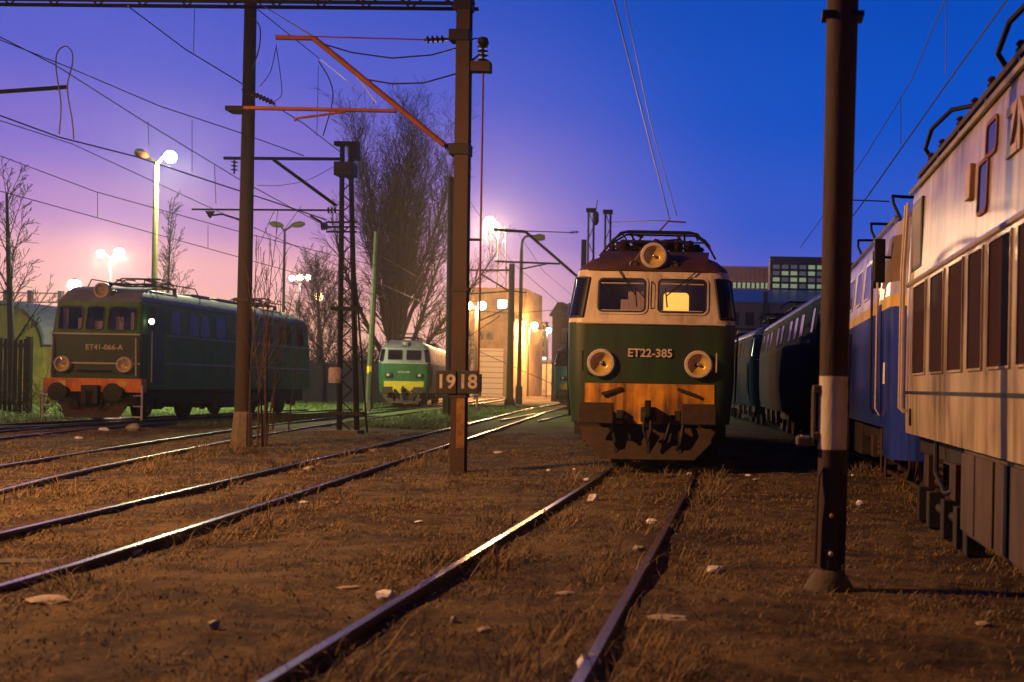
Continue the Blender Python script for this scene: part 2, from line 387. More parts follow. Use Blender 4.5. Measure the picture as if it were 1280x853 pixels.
rail_prof = [(-.07, -.15), (.07, -.15), (.07, -.135), (.012, -.11), (.012, -.045), (.036, -.03), (.036, 0), (-.036, 0), (-.036, -.03), (-.012, -.045), (-.012, -.11), (-.07, -.135)]
sl = MB().box(-1.25, 1.25, -.12, .12, -.12, 0); SLEEPER = sl.mesh('sleeper', 'sleeper_wood')
for nm, (y_sl0, y_sl1) in {'main': (2, 19), 'right': (3, 15), 'near': (3, 30), 'second': (9, 26), 'third': (0, 0), 'fourth': (0, 0), 'fifth': (0, 0)}.items():
    L = LINES[nm]; root = empty('railway_track', (0, 0, 0)); tag(root, kind='structure')
    for s in (-1, 1):
        mb = MB(); mh = MB(); k = len(rail_prof); ring = []
        for i, p in enumerate(L):
            d = (L[min(i+1, len(L)-1)]-L[max(i-1, 0)]).normalized(); nrm = Vector((d.y, -d.x, 0))
            c = p+nrm*s*.7535
            mb.v += [c+nrm*u+Vector((0, 0, RZ-.004+z)) for u, z in rail_prof]
            mh.v += [c+nrm*u+Vector((0, 0, z)) for u, z in ((-.0365, RZ-.016), (-.030, RZ), (.030, RZ), (.0365, RZ-.016))]
        for i in range(len(L)-1):
            mb.f += [(i*k+j, i*k+(j+1) % k, (i+1)*k+(j+1) % k, (i+1)*k+j) for j in range(k)]
            mh.f += [(i*4+j, i*4+j+1, (i+1)*4+j+1, (i+1)*4+j) for j in range(3)]
        ro = mb.build('rail', 'rail_side', root)
        mh.build('running_surface', 'rail_head', ro)
    acc = 0; prev = L[0]
    for i in range(1, len(L)):
        seg = L[i]-prev; 
        while acc < seg.length:
            p = prev+seg.normalized()*acc
            if y_sl0 < p.y < y_sl1:
                share('sleeper', SLEEPER, root, (p.x+random.uniform(-.04, .04), p.y, random.uniform(-.015, .045)), (random.uniform(-.01, .01), random.uniform(-.01, .01), math.atan2(seg.y, seg.x)-math.pi/2+random.uniform(-.03, .03)))
            acc += .62
        acc -= seg.length; prev = L[i]

# ------------------------------------------------------------------ dry grass (one mass nobody could count)
def tuft_field(name, m, label, n, region, hh, seed, keep):
    rnd = random.Random(seed); mb = MB()
    for _ in range(n):
        x = rnd.uniform(region[0], region[1]); y = region[2]+(region[3]-region[2])*rnd.random()**1.5
        if not keep(x, y, rnd): continue
        z = hgt(x, y)-.01
        for _b in range(rnd.randint(7, 13)):
            a = rnd.uniform(0, 6.28); h = rnd.uniform(*hh)*rnd.uniform(.5, 1.2); lean = rnd.uniform(.5, 2.4)*h; wd = rnd.uniform(.0016, .0034)*(1+y*.06)
            bx, by = x+rnd.gauss(0, .09), y+rnd.gauss(0, .09); ca, sa = math.cos(a), math.sin(a); k = len(mb.v)
            mb.v += [(bx-sa*wd, by+ca*wd, z), (bx+sa*wd, by-ca*wd, z), (bx+ca*lean*.45+sa*wd*.7, by+sa*lean*.45-ca*wd*.7, z+h*.7), (bx+ca*lean*.45-sa*wd*.7, by+sa*lean*.45+ca*wd*.7, z+h*.7), (bx+ca*lean, by+sa*lean, z+h)]
            mb.f += [(k, k+1, k+2, k+3), (k+3, k+2, k+4)]
    o = bpy.data.objects.new(name, bpy.data.meshes.new(name)); o.data.from_pydata([tuple(p) for p in mb.v], [], mb.f); o.data.materials.append(MATS[m]); col.objects.link(o)
    tag(o, label, 'grass', kind='stuff')
mat('straw', (.28, .190, .086), (.12, .080, .038), 2.2, .9, lo=.4, hi=.6)
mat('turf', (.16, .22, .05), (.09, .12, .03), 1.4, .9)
def keep_yard(x, y, rnd):
    px = VX+F*x/y
    if not -40 < px < 1320: return False
    d = track_dist(x, y); n = noise.noise(Vector((x*.55, y*.55, 7)))+.35*noise.noise(Vector((x*2.2, y*2.2, 3)))
    p = .16 + max(0, n)*1.0
    if .55 < d < 1.15: p += .16
    if abs(d-.7535) < .09: return False
    return rnd.random() < p
tuft_field('dry_grass', 'straw', 'short trampled dry brown grass over the yard ground', 130000, (-20, 6, 4.2, 34), (.015, .05), 3, keep_yard)
tuft_field('tall_dry_grass', 'straw', 'taller dry grass growing along the rails and pole feet', 9000, (-13, 4, 4.2, 26), (.08, .22), 5,
           lambda x, y, r: (-60 < VX+F*x/y < 1300) and .12 < abs(track_dist(x, y)-.75) < .5 and noise.noise(Vector((x*.6, y*.6, 17))) > .02 and r.random() < .75)
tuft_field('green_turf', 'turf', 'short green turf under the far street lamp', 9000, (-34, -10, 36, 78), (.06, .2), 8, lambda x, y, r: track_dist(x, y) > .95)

# loose stones and cinders
rnd = random.Random(51); mb = MB()
for i in range(3500):
    y = 4.3+26*rnd.random()**1.6; px = rnd.uniform(-20, 1300); x = (px-VX)/F*y; dd = track_dist(x, y)
    if rnd.random() > (.75 if dd < 1.5 else .22) or abs(dd-.7535) < .06: continue
    r_ = rnd.uniform(.004, .014)*(1+y*.03); z = hgt(x, y)+r_*.25; k = len(mb.v)
    mb.v += [(x+r_*rnd.uniform(.7, 1.3), y, z), (x, y+r_*rnd.uniform(.7, 1.3), z), (x-r_*rnd.uniform(.7, 1.3), y, z), (x, y-r_*rnd.uniform(.7, 1.3), z), (x+rnd.uniform(-.3, .3)*r_, y+rnd.uniform(-.3, .3)*r_, z+r_*rnd.uniform(.5, .9)), (x, y, z-r_)]
    mb.f += [(k, k+1, k+4), (k+1, k+2, k+4), (k+2, k+3, k+4), (k+3, k, k+4), (k+1, k, k+5), (k+2, k+1, k+5), (k+3, k+2, k+5), (k, k+3, k+5)]
mat('cinder', (.035, .028, .022), (.16, .12, .085), 1.5, .9, lo=.35, hi=.7)
tag(mb.build('loose_gravel', 'cinder'), 'loose stones and cinders scattered between and beside the rails', 'gravel', kind='stuff')
# joint plates bolted to the rails
FP = MB().box(-.02, .02, -.28, .28, -.105, -.045)
for yy in (-.2, -.07, .07, .2): FP.cyl((-.045, yy, -.075), (.045, yy, -.075), .014, n=8)
FP = FP.mesh('fishplate', 'rail_side')
TR = [o for o in col.objects if o.name.startswith('railway_track')]
for tr, nm, spots in ((TR[0], 'main', (6.3, 11.8)), (TR[2], 'near', (11, 19, 27)), (TR[3], 'second', (16, 24))):
    for y in spots:
        i = min(range(1, len(LINES[nm])-1), key=lambda i: abs(LINES[nm][i].y-y)); p_ = LINES[nm][i]; d_ = (LINES[nm][i+1]-LINES[nm][i-1]).normalized(); nr = Vector((d_.y, -d_.x, 0))
        for s_ in (-1, 1):
            for e in (-1, 1): share('fishplate', FP, tr, p_+nr*(s_*.7535+e*.033)+Vector((0, 0, RZ)), (0, 0, math.atan2(d_.y, d_.x)-math.pi/2))

# ------------------------------------------------------------------ locomotives
def rrect(u0, u1, z0, z1, r, n=4):
    P = []
    for cx, cz, a0 in ((u1-r, z1-r, 0), (u0+r, z1-r, 90), (u0+r, z0+r, 180), (u1-r, z0+r, 270)):
        for k in range(n+1):
            a = R(a0+90*k/n); P.append((cx+r*math.cos(a), cz+r*math.sin(a)))
    return P
def frame_ring(P, u0, u1, z0, z1, border, r, out, depth):
    o = rrect(u0-border, u1+border, z0-border, z1+border, r+border); i = rrect(u0, u1, z0, z1, r); n = len(o); mb = MB()
    for ring, off in ((o, -.01), (o, out), (i, out), (i, -depth)):
        mb.v += [P(u, z, off) for u, z in ring]
    for q in range(3):
        for k in range(n):
            j = (k+1) % n; mb.f.append((q*n+k, q*n+j, (q+1)*n+j, (q+1)*n+k))
    return mb
def pane(P, u0, u1, z0, z1, r, off):
    i = rrect(u0, u1, z0, z1, r); mb = MB(); mb.v = [P(u, z, off) for u, z in i]; mb.f = [tuple(range(len(i)))]; return mb

def strip(H, pts_lo_hi, off, th=.012):
    """plate bent to the bowed front: list of (u, z_low, z_high)"""
    mb = MB(); n = len(pts_lo_hi)
    for u, z0, z1 in pts_lo_hi: mb.v += [H.front(u, z0, off), H.front(u, z1, off), H.front(u, z0, off-th), H.front(u, z1, off-th)]
    for i in range(n-1):
        a, b_ = i*4, i*4+4; mb.f += [(a, b_, b_+1, a+1), (a+1, b_+1, b_+3, a+3), (a, a+2, b_+2, b_)]
    mb.f += [(0, 1, 3, 2), (n*4-4, n*4-2, n*4-1, n*4-3)]
    return mb
class Hull:
    """body lofted through plan outlines; front at local y = 0, towards -y"""
    def __init__(s, prof, length, us, cr, bow): s.prof, s.L, s.us, s.cr, s.bow = prof, length, us, cr, bow
    def front(s, u, z, off=0):
        hw, yf = lerp(s.prof, z); return Vector((u, yf+s.bow*u*u-off, z))
    def side(s, y, z, off=0, sgn=1):
        hw, yf = lerp(s.prof, z); return Vector((sgn*(hw+off), y, z))
    def corner(s, sgn, k, z, off=0):
        hw, yf = lerp(s.prof, z); cr = s.cr; uf = hw-cr; a = k*math.pi/2
        y0 = yf+s.bow*uf*uf
        return Vector((sgn*(uf+(cr+off)*math.sin(a)), y0+cr-(cr+off)*math.cos(a), z))
    def ring(s, z):
        hw, yf = lerp(s.prof, z); nc = 6; P = [Vector((-hw, s.L-yf, z)), Vector((-hw, s.L*.5, z))]
        P += [s.corner(-1, 1-k/nc, z) for k in range(nc+1)]
        P += [s.front(u, z) for u in s.us]
        P += [s.corner(1, k/nc, z) for k in range(nc+1)]
        P += [Vector((hw, s.L*.5, z)), Vector((hw, s.L-yf, z))]
        return P
    def skin(s, zs, holes=(), cap=False):
        mb = MB(); rings = [s.ring(z) for z in zs]; n = len(rings[0])
        for r in rings: mb.v += r
        for i in range(len(zs)-1):
            for j in range(n):
                k = (j+1) % n; a, c = rings[i][j], rings[i][k]; um = (a.x+c.x)/2; zm = (zs[i]+zs[i+1])/2
                if j < n-1 and a.y < 1.2 and c.y < 1.2 and any(h[0] < um < h[1] and h[2] < zm < h[3] for h in holes): continue
                mb.f.append((i*n+j, i*n+k, (i+1)*n+k, (i+1)*n+j))
        if cap: mb.f.append(tuple((len(zs)-1)*n+j for j in range(n)))
        return mb
def headlight(root, c, r, rim='rim_paint', lens='amber_glass', d=(0, -1, 0)):
    c = Vector(c); d = Vector(d)
    h = MB().lathe([(r*1.0, -.14), (r*1.02, -.02), (r*1.0, .035), (r*.93, .055), (r*.76, .055), (r*.72, .03), (r*.72, -.08)], c, d, 24, True, False).build('headlight', rim, root, True)
    MB().lathe([(r*.73, .035), (r*.64, -.0), (r*.48, -.03), (r*.28, -.048), (.002, -.055)], c, d, 20, False, False).build('reflector', lens, h, True)
    MB().lathe([(r*.10, -.05), (r*.13, -.01), (r*.09, .02), (.002, .03)], c, d, 10).build('bulb_glass', 'lens_white', h, True)
    MB().lathe([(r*.75, .03), (r*.55, .046), (r*.3, .056), (.002, .06)], c, d, 18, False, False).build('lens', 'glass', h, True)
    return h
def wheelset(root, y, gauge=.75, r=.55, m='grime'):
    mb = MB()
    for s in (-1, 1):
        mb.lathe([(r*.3, -.07), (r*.93, -.07), (r, -.06), (r, .04), (r+.03, .05), (r+.03, .075), (r*.9, .075), (r*.3, .05)], (s*gauge, y, r), (-s, 0, 0), 22)
    mb.cyl((-gauge, y, r), (gauge, y, r), .08)
    return mb.build('wheelset', m, root, True)
def bogie(root, y0, y1, hw, axles, m='grime', z0=.32, z1=.95):
    for s in (-1, 1):
        mb = MB(); x0, x1 = sorted((s*(hw-.32), s*(hw-.2)))
        mb.box(x0, x1, y0, y1, z1-.28, z1-.04)
        for a in axles:
            mb.box(*sorted((s*(hw-.34), s*(hw-.08))), a-.17, a+.17, .38, .74)
            for q in (-.34, .34):
                mb.lathe([(.07, 0), (.085, .04), (.06, .08), (.085, .12), (.06, .16), (.085, .20), (.06, .24), (.07, .3)], (s*(hw-.2), a+q, .42), (0, 0, 1), 8)
        mb.box(x0, x1, y0+.1, y0+.3, z0, z1-.2); mb.box(x0, x1, y1-.3, y1-.1, z0, z1-.2)
        mb.build('bogie_frame', m, root)
    for a in axles: wheelset(root, a, m=m)
def pantograph(root, yc, z, span=1.7, hw=.95, m='black_metal', raised=0):
    b = MB(); y0, y1 = yc-span/2, yc+span/2
    for x in (-.62, .62):
        for y in (y0, y1): b.lathe([(.06, 0), (.10, .03), (.05, .06), (.10, .09), (.05, .12), (.09, .15), (.05, .18)], (x, y, z), (0, 0, 1), 10)
    p = b.build('insulator', 'insulator', root, True); p.name = 'pantograph'
    fr = MB(); zt = z+.2
    for x in (-.62, .62): fr.tube([(x, y0-.1, zt), (x, y1+.1, zt)], .035, 6)
    for y in (y0, y1, yc): fr.tube([(-.68, y, zt), (.68, y, zt)], .035, 6)
    fr.build('base_frame', m, p)
    ar = MB()
    for x in (-.5, .5):
        ar.tube([(x*.9, y1, zt+.03), (x, y0+.15, zt+.16), (x*.7, yc+.1, zt+.22+raised)], .024, 6)
        ar.tube([(x*.9, y0, zt+.03), (x, y1-.15, zt+.14), (x*.7, yc-.1, zt+.22+raised)], .024, 6)
    ar.build('folded_arm', m, p)
    hd = MB()
    for y in (yc-.16, yc+.16):
        hd.tube([(-hw, y, zt+.02+raised), (-hw*.9, y, zt+.14+raised), (-hw*.68, y, zt+.27+raised), (hw*.68, y, zt+.27+raised), (hw*.9, y, zt+.14+raised), (hw, y, zt+.02+raised)], .022, 6)
    hd.build('collector_head', m, p)
    return p
def face_text(root, hull, body, z, size, m, u=0, ext=.012, y_off=.012):
    p = hull.front(u, z, y_off)
    return text('number_lettering', body, size, m, root, Matrix.Translation(p) @ Matrix.Rotation(R(90), 4, 'X'), ext, .004)

def loco_round(loc, rz, label, number, paint, upper, roof, beam, length=18.5, lens='amber_glass', lamp_z=1.85, square=False, lit=False, detail=True, group=None):
    """rounded-nose six-axle locomotive with two windscreens and wrap-round corner panes"""
    root = tag(empty('electric_locomotive', loc, rz), label, 'locomotive', group)
    prof = [(.80, 1.40, .03), (1.5, 1.47, 0), (2.56, 1.48, .02), (2.72, 1.46, .06), (3.40, 1.36, .20), (3.50, 1.34, .23), (3.58, 1.30, .29), (3.72, 1.14, .46), (3.84, .90, .72), (3.93, .58, 1.05), (3.98, .40, 1.4)]
    us = [-1.0, -.95, -.5, -.09, 0, .10, .5, .98, 1.0]
    us = [-.97, -.95, -.5, -.09, 0, .10, .5, .97, .98]
    H = Hull(prof, length, us, .34, .045)
    wins = [(-.95, -.09, 2.74, 3.36), (.10, .97, 2.74, 3.36)]
    H.skin([.80, 1.1, 1.5, 2.0, 2.56]).build('lower_body', paint, root, True)
    H.skin([2.56, 2.65, 2.74, 3.05, 3.36, 3.43, 3.50], wins).build('upper_body', upper, root, True)
    H.skin([3.50, 3.58, 3.65, 3.72, 3.78, 3.84, 3.89, 3.93, 3.98], cap=True).build('roof', roof, root, True)
    MB().tube([H.corner(-1, .25, 3.5, .012)]+[H.front(u, 3.5, .02) for u in (-.9, 0, .9)]+[H.corner(1, .25, 3.5, .012)], .018, 6).build('gutter', roof, root, True)
    for (u0, u1, z0, z1) in wins:
        wf = frame_ring(H.front, u0+.015, u1-.015, z0+.015, z1-.015, .045, .075, .018, .05).build('windscreen', upper, root, True)
        frame_ring(H.front, u0+.035, u1-.035, z0+.035, z1-.035, .03, .06, .022, .03).build('rubber_seal', 'rubber', wf, True)
        pane(H.front, u0+.02, u1-.02, z0+.02, z1-.02, .07, -.015).build('pane', 'glass', wf)
        if detail:
            MB().tube([H.front(u0+.06, z1-.10, -.005), H.front(u1-.06, z1-.10, -.005)], .012, 5).build('sun_visor_rail', 'rim_paint', wf)
            MB().tube([H.front(u0+.05, z0+.035, .01), H.front(u1-.05, z0+.035, .01)], .012, 5).build('sill_trim', 'rim_paint', wf)
            uc = u0+.52 if u0 < 0 else u0+.42; dx = .16 if u0 < 0 else -.26
            wp = MB().tube([H.front(uc-dx, z1+.13, .04), H.front(uc, z1-.1, .05), H.front(uc+dx, z0+.30, .035)], .011, 5)
            wp.tube([H.front(uc+dx-.02, z0+.44, .028), H.front(uc+dx+.02, z0+.10, .028)], .013, 5).build('wiper', 'black_metal', wf)
    for s in (-1, 1):   # wrap-round corner panes
        def P(u, z, off=0, s=s): return H.corner(s, u, z, off)
        mb = MB(); z0, z1 = 2.66, 3.36; ks = [.14+.76*i/6 for i in range(7)]
        for off, a, e in ((.012, 0, 0),):
            for zz in (z0, z0+.06, z1-.06, z1):
                for i, k in enumerate(ks):
                    kk = k + (.05 if i == 0 else -.05 if i == 6 else 0)*(1 if zz in (z0, z1) else 0)
                    mb.v.append(P(kk, zz, off))
            for j in range(3): mb.f += [(j*7+i, j*7+i+1, (j+1)*7+i+1, (j+1)*7+i) for i in range(6)]
        q = mb.build('corner_pane', 'window_dark', root, True)
        loop = [P(k, z0, .012) for k in ks]+[P(ks[-1], zz, .012) for zz in (z0+.25, z1-.2)]+[P(k, z1, .012) for k in ks[::-1]]+[P(ks[0], z1-.2, .012), P(ks[0], z0+.2, .012), P(ks[0], z0, .012)]
        MB().tube(loop, .022, 5, False).build('seal', 'rubber', q, True)
    # trim line and beam
    MB().tube([H.corner(-1, .3, 2.545, .015)]+[H.front(u, 2.545, .018) for u in (-.95, -.4, 0, .4, .95)]+[H.corner(1, .3, 2.545, .015)], .014, 5).build('trim_strip', 'rim_paint', root, True)
    strip(H, [(u, 1.02-.22*min(1, max(0, (1.0-abs(u))/.35)), 1.5) for u in (-1.13, -1.0, -.9, -.8, -.65, -.4, -.2, 0, .2, .4, .65, .8, .9, 1.0, 1.13)], .014).build('buffer_beam', beam, root)
    # headlights
    for s in (-1, 1):
        if square:
            hb = MB().box(s*.86-.2, s*.86+.2, -.06, .1, lamp_z-.13, lamp_z+.13).build('headlight', 'rubber', root, False, .02)
            MB().lathe([(.1, 0), (.08, .03), (.01, .045)], (s*.86+s*.03, -.05, lamp_z), (0, -1, 0), 16).build('lens', lens, hb, True)
        else: headlight(root, (s*.845, H.front(.845, lamp_z).y-.05, lamp_z), .245, lens=lens)
    if square:
        hb = MB().box(-.2, .2, .2, .7, 3.58, 3.86).build('headlight', roof, root, False, .03)
        MB().lathe([(.11, 0), (.09, .03), (.01, .045)], (0, .2, 3.72), (0, -1, 0), 16).build('lens', lens, hb, True)
    else:
        hl = headlight(root, (.02, .26, 3.76), .235, lens=lens)
        MB().prism([(-.46, .50, 3.55), (-.36, .50, 3.66), (-.16, .50, 3.95), (.20, .50, 3.95), (.40, .50, 3.66), (.50, .50, 3.55)], (0, -.16, 0)).build('lamp_bracket', roof, root, False, .02)
        for s in (-1, 1): MB().lathe([(.075, 0), (.075, .06), (.05, .07), (.03, .05)], (s*.36+.02, .36, 3.61), (0, -1, 0), 14).build('horn', 'roof_brown', root, True)
    if number: face_text(root, H, number, 2.03, .20 if not square else .16, 'lettering')
    # handrails, buffers, coupler, plough
    if detail:
        for s in (-1, 1):
            x = s*1.16
            MB().tube([(x, .0, 2.05), (x, -.07, 2.05), (x, -.07, 1.72), (x, .0, 1.72)], .014, 6).build('handrail', 'rim_paint' if s > 0 else 'black_metal', root)
        MB().tube([H.front(0, 3.30, .0), H.front(0, 3.26, .06), H.front(0, 2.86, .06), H.front(0, 2.82, .0)], .012, 6).build('windscreen_handrail', 'black_metal', root)
        for s in (-1, 1): MB().box(s*.66-.18, s*.66+.18, -.045, .0, 1.34, 1.39, Matrix.Translation((s*.66, 0, 1.37)) @ Matrix.Rotation(s*R(18), 4, 'Y') @ Matrix.Translation((-s*.66, 0, -1.37))).build('hose_bracket', 'grime', root)
    for s in (-1, 1):
        bf = MB().lathe([(.17, 0), (.17, -.12), (.12, -.16), (.12, -.38), (.10, -.42)], (s*.875, 0, .98), (0, 1, 0), 16).build('buffer', 'grime', root, True)
        MB().box(s*.875-.30, s*.875+.30, -.455, -.415, .81, 1.17).build('buffer_plate', 'rust', bf, False, .03)
        MB().tube([(s*.62, -.05, .92), (s*.60, -.22, .75), (s*.56, -.25, .48), (s*.5, -.15, .36)], .035, 7).build('brake_hose', 'black_metal', root, True)
        MB().tube([(s*.40, -.03, .95), (s*.37, -.20, .80), (s*.30, -.24, .55), (s*.2, -.14, .50)], .03, 7).build('brake_hose', 'black_metal', root, True)
        MB().box(s*.5-.06, s*.5+.06, -.12, 0, .86, 1.04).build('air_cock', 'grime', root, False, .015)
    cp = MB().box(-.13, .13, -.28, .05, .84, 1.10).build('coupler', 'grime', root, False, .03)
    MB().tube([(-.06, -.30, 1.02), (-.06, -.36, .70), (0, -.36, .48), (.06, -.36, .70), (.06, -.30, 1.02)], .03, 7).build('screw_link', 'black_metal', cp, True)
    MB().box(-.05, .05, -.42, -.27, .92, 1.22).build('hook', 'black_metal', cp, False, .02)
    pl = MB().prism([(-1.20, -.02, .74), (-1.12, -.10, .52), (-.80, -.24, .20), (.80, -.24, .20), (1.12, -.10, .52), (1.20, -.02, .74)], (0, .03, 0)).build('plough_apron', 'rust', root)
    for x in (-.55, 0, .55): MB().box(x-.03, x+.03, -.20, -.03, .25, .70).build('apron_stay', 'grime', pl)
    MB().box(-1.30, 1.30, .04, .6, .60, .84).build('headstock', 'grime', root)
    MB().box(-1.25, 1.25, .6, length-.2, .55, .84).build('underframe', 'grime', root)
    for a, b_, ax in ((1.0, 6.6, (1.9, 3.7, 5.5)), (length-6.6, length-1.0, (length-5.5, length-3.7, length-1.9))): bogie(root, a, b_, 1.42, ax)
    # roof gear
    pantograph(root, 2.3, 3.95, 1.8, .98); pantograph(root, length-2.4, 3.95, 1.8, .98)
    gd = MB().tube([(-1.02, 1.0, 3.82), (-.88, 1.0, 4.0), (-.64, 1.0, 4.26), (-.5, 1.0, 4.29), (.62, 1.0, 4.29), (.76, 1.0, 4.26), (1.0, 1.0, 3.98), (1.1, 1.0, 3.80)], .022, 6)
    gd.tube([(-.8, 1.0, 4.08), (.88, 1.0, 4.1)], .016, 5)
    for x in (-.62, .74): gd.tube([(x, 1.0, 4.26), (x, 1.9, 4.26)], .018, 5)
    gd.build('roof_guard_rail', 'black_metal', root, True)
    if detail:
        for i in range(9):
            x = -.8+.2*i+random.uniform(-.04, .04); MB().lathe([(.05, 0), (.09, .03), (.045, .06), (.09, .09), (.045, .12), (.085, .15), (.04, .2)], (x, 1.15+.15*abs(x)+random.uniform(0, .4), 3.98-.13*x*x), (0, 0, 1), 10).build('roof_insulator', 'insulator', root, True)
        for i in range(5): MB().box(-.78+.33*i, -.52+.33*i, 1.5, 1.8, 3.9, 4.14+.05*(i % 2)).build('roof_box', 'black_metal', root, False, .02)
        MB().tube([(.0, 3.4, 4.2), (.35, 3.0, 4.42), (.0, 2.4, 4.3)], .02, 6).build('roof_cable', 'black_metal', root, True)
    # sides
    for s in (-1, 1):
        for y in (1.1, 3.2, 4.6, 6.0, 8.3, 9.7, 12.0, 13.4, 15.0):
            if y > length-1.5: continue
            wd = .5 if y < 2 else .75
            def P(u, z, off=0, s=s): return H.side(u, z, off, s)
            wf = frame_ring(P, y, y+wd, 2.75, 3.3, .04, .06, .015, .01).build('side_window', upper, root)
            pane(P, y, y+wd, 2.75, 3.3, .06, .008).build('pane', 'window_dark', wf)
        MB().tube([(s*1.50, .62, 1.2), (s*1.53, .62, 2.4)], .016, 6).build('handrail', 'black_metal', root)
        MB().tube([(s*1.50, 1.02, 1.2), (s*1.53, 1.02, 2.4)], .016, 6).build('handrail', 'black_metal', root)
        MB().prism([(s*1.487, .66, .9), (s*1.487, 1.0, .9), (s*1.492, 1.0, 2.5), (s*1.492, .66, 2.5)], (s*.012, 0, 0)).build('cab_door', paint, root)
    # cab
    wall = MB().box(-1.3, 1.3, 1.75, 1.8, 1.9, 3.55).build('cab_wall', 'cab_inside', root)
    MB().box(-1.35, 1.35, .35, 1.75, 2.45, 2.52).build('driver_desk', 'cab_inside', root)
    if detail:
        for (x0, x1, z1, m_) in ((-.42, -.08, 3.12, 'curtain'), (-.55, -.40, 2.98, 'curtain'), (-.95, -.83, 3.3, 'curtain')):
            yc_ = H.front((x0+x1)/2, 3.1).y+.10; MB().box(x0, x1, yc_, yc_+.02, 2.6, z1).build('curtain', m_, root)
        MB().lathe([(.09, 0), (.09, .02)], (-.93+.1, .5, 3.14), (0, -1, 0), 16).build('cab_fan', 'rim_paint', root, True)
        if lit:
            pw = MB(); pw.prism([(u, 1.74, z) for u, z in rrect(.12, .60, 2.66, 3.24, .07)], (0, .008, 0)); lw = pw.build('lit_door_pane', 'cab_light', root)
            light('cab_lamp', (.0, 1.3, 3.4), 4, (1, .60, .28), .06, root)
    return root, H

def loco_box(loc, rz, label, number, length=14.3):
    """boxy four-axle locomotive with three windscreens"""
    root = tag(empty('electric_locomotive', loc, rz), label, 'locomotive')
    prof = [(1.05, 1.50, .0), (1.35, 1.50, 0), (2.88, 1.50, .0), (2.98, 1.49, .05), (3.80, 1.44, .17), (3.95, 1.42, .2), (4.08, 1.36, .28), (4.26, 1.14, .5), (4.42, .84, .8), (4.50, .62, 1.1)]
    us = [-1.27, -.48, -.34, .22, .38, 1.27]
    H = Hull(prof, length, us, .14, .02)
    wins = [(-1.27, -.48, 3.0, 3.76), (-.34, .22, 3.0, 3.76), (.38, 1.27, 3.0, 3.76)]
    H.skin([1.05, 1.35, 1.9, 2.4, 2.88]).build('lower_body', 'dark_green_paint', root, True)
    H.skin([2.88, 2.94, 3.0, 3.38, 3.76, 3.86, 3.95], wins).build('upper_body', 'pale_green_paint', root, True)
    H.skin([3.95, 4.0, 4.08, 4.16, 4.26, 4.34, 4.42, 4.50], cap=True).build('roof', 'roof_grey', root, True)
    # skirts of the sides are paler than the front
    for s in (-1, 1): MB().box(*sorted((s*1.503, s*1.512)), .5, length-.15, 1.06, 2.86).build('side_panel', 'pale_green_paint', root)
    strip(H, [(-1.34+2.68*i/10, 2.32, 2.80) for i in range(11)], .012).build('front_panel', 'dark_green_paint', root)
    for (u0, u1, z0, z1) in wins:
        wf = frame_ring(H.front, u0+.015, u1-.015, z0+.015, z1-.015, .05, .08, .02, .05).build('windscreen', 'rubber', root, True)
        pane(H.front, u0+.01, u1-.01, z0+.01, z1-.01, .07, -.012).build('pane', 'glass', wf)
        MB().tube([H.front(u0+.3, z1+.06, .04), H.front((u0+u1)/2, z0+.25, .03)], .012, 5).build('wiper', 'black_metal', wf)
    for x0, x1, zz in ((-1.25, -1.08, 3.7), (-.75, -.5, 3.4), (-.2, .1, 3.3), (.5, .75, 3.45), (1.0, 1.1, 3.6)): MB().box(x0, x1, .32, .34, 2.95, zz).build('curtain', 'curtain', root)
    MB().box(-1.4, 1.4, 1.6, 1.65, 2.0, 3.9).build('cab_wall', 'cab_inside', root); MB().box(-1.4, 1.4, .3, 1.6, 2.7, 2.76).build('driver_desk', 'cab_inside', root)
    for z in (2.86, 1.90): MB().box(-1.49, 1.49, -.025, -.004, z-.025, z+.025).build('trim_strip', 'rim_paint', root)
    for s in (-1, 1): MB().tube([(s*1.36, -.03, 2.75), (s*1.40, -.06, 1.5)], .025, 6).build('handrail', 'rim_paint', root)
    MB().box(-.55, .55, -.06, -.01, 1.62, 1.68).build('step_rail', 'black_metal', root)
    for s in (-1, 1): headlight(root, (s*1.02, -.06, 1.86), .265)
    headlight(root, (.02, .32, 4.32), .26); MB().box(-.3, .34, .4, 1.0, 4.05, 4.35).build('lamp_housing', 'roof_brown', root, False, .04)
    face_text(root, H, number, 2.42, .25, 'lettering', .32, .012, .02)
    bb = MB().box(-1.60, 1.60, -.10, .25, .95, 1.40).build('buffer_beam', 'red_orange_paint', root, False, .02)
    for s in (-1, 1):
        MB().box(s*1.0-.13, s*1.0+.13, -.112, -.10, 1.15, 1.32).build('yellow_marker', 'yellow_paint', bb)
        bf = MB().lathe([(.18, 0), (.18, -.15), (.13, -.18), (.13, -.42)], (s*.9, -.1, .95), (0, 1, 0), 16).build('buffer', 'grime', root, True)
        MB().lathe([(.30, 0), (.31, -.03), (.24, -.05), (.02, -.07)], (s*.9, -.5, .95), (0, 1, 0), 18).build('buffer_plate', 'grime', bf, True)
        st = MB(); st.tube([(s*1.62, -.08, 1.2), (s*1.62, -.08, .05)], .035, 6)
        for z in (.15, .5, .85): st.box(*sorted((s*1.62, s*1.35)), -.12, .0, z-.02, z+.02)
        st.build('cab_step', 'rim_paint', root)
        MB().tube([(s*.45, -.1, .95), (s*.42, -.28, .7), (s*.35, -.22, .4)], .04, 6).build('brake_hose', 'black_metal', root, True)
    cp = MB().box(-.28, .28, -.3, .05, .55, 1.18).build('coupler', 'grime', root, False, .04)
    MB().tube([(-.07, -.33, 1.0), (0, -.42, .45), (.07, -.33, 1.0)], .035, 6).build('screw_link', 'black_metal', cp)
    MB().prism([(-1.1, -.05, .62), (-.85, -.2, .12), (.95, -.2, .12), (1.2, -.05, .62)], (0, .03, 0)).build('plough_apron', 'rust', root)
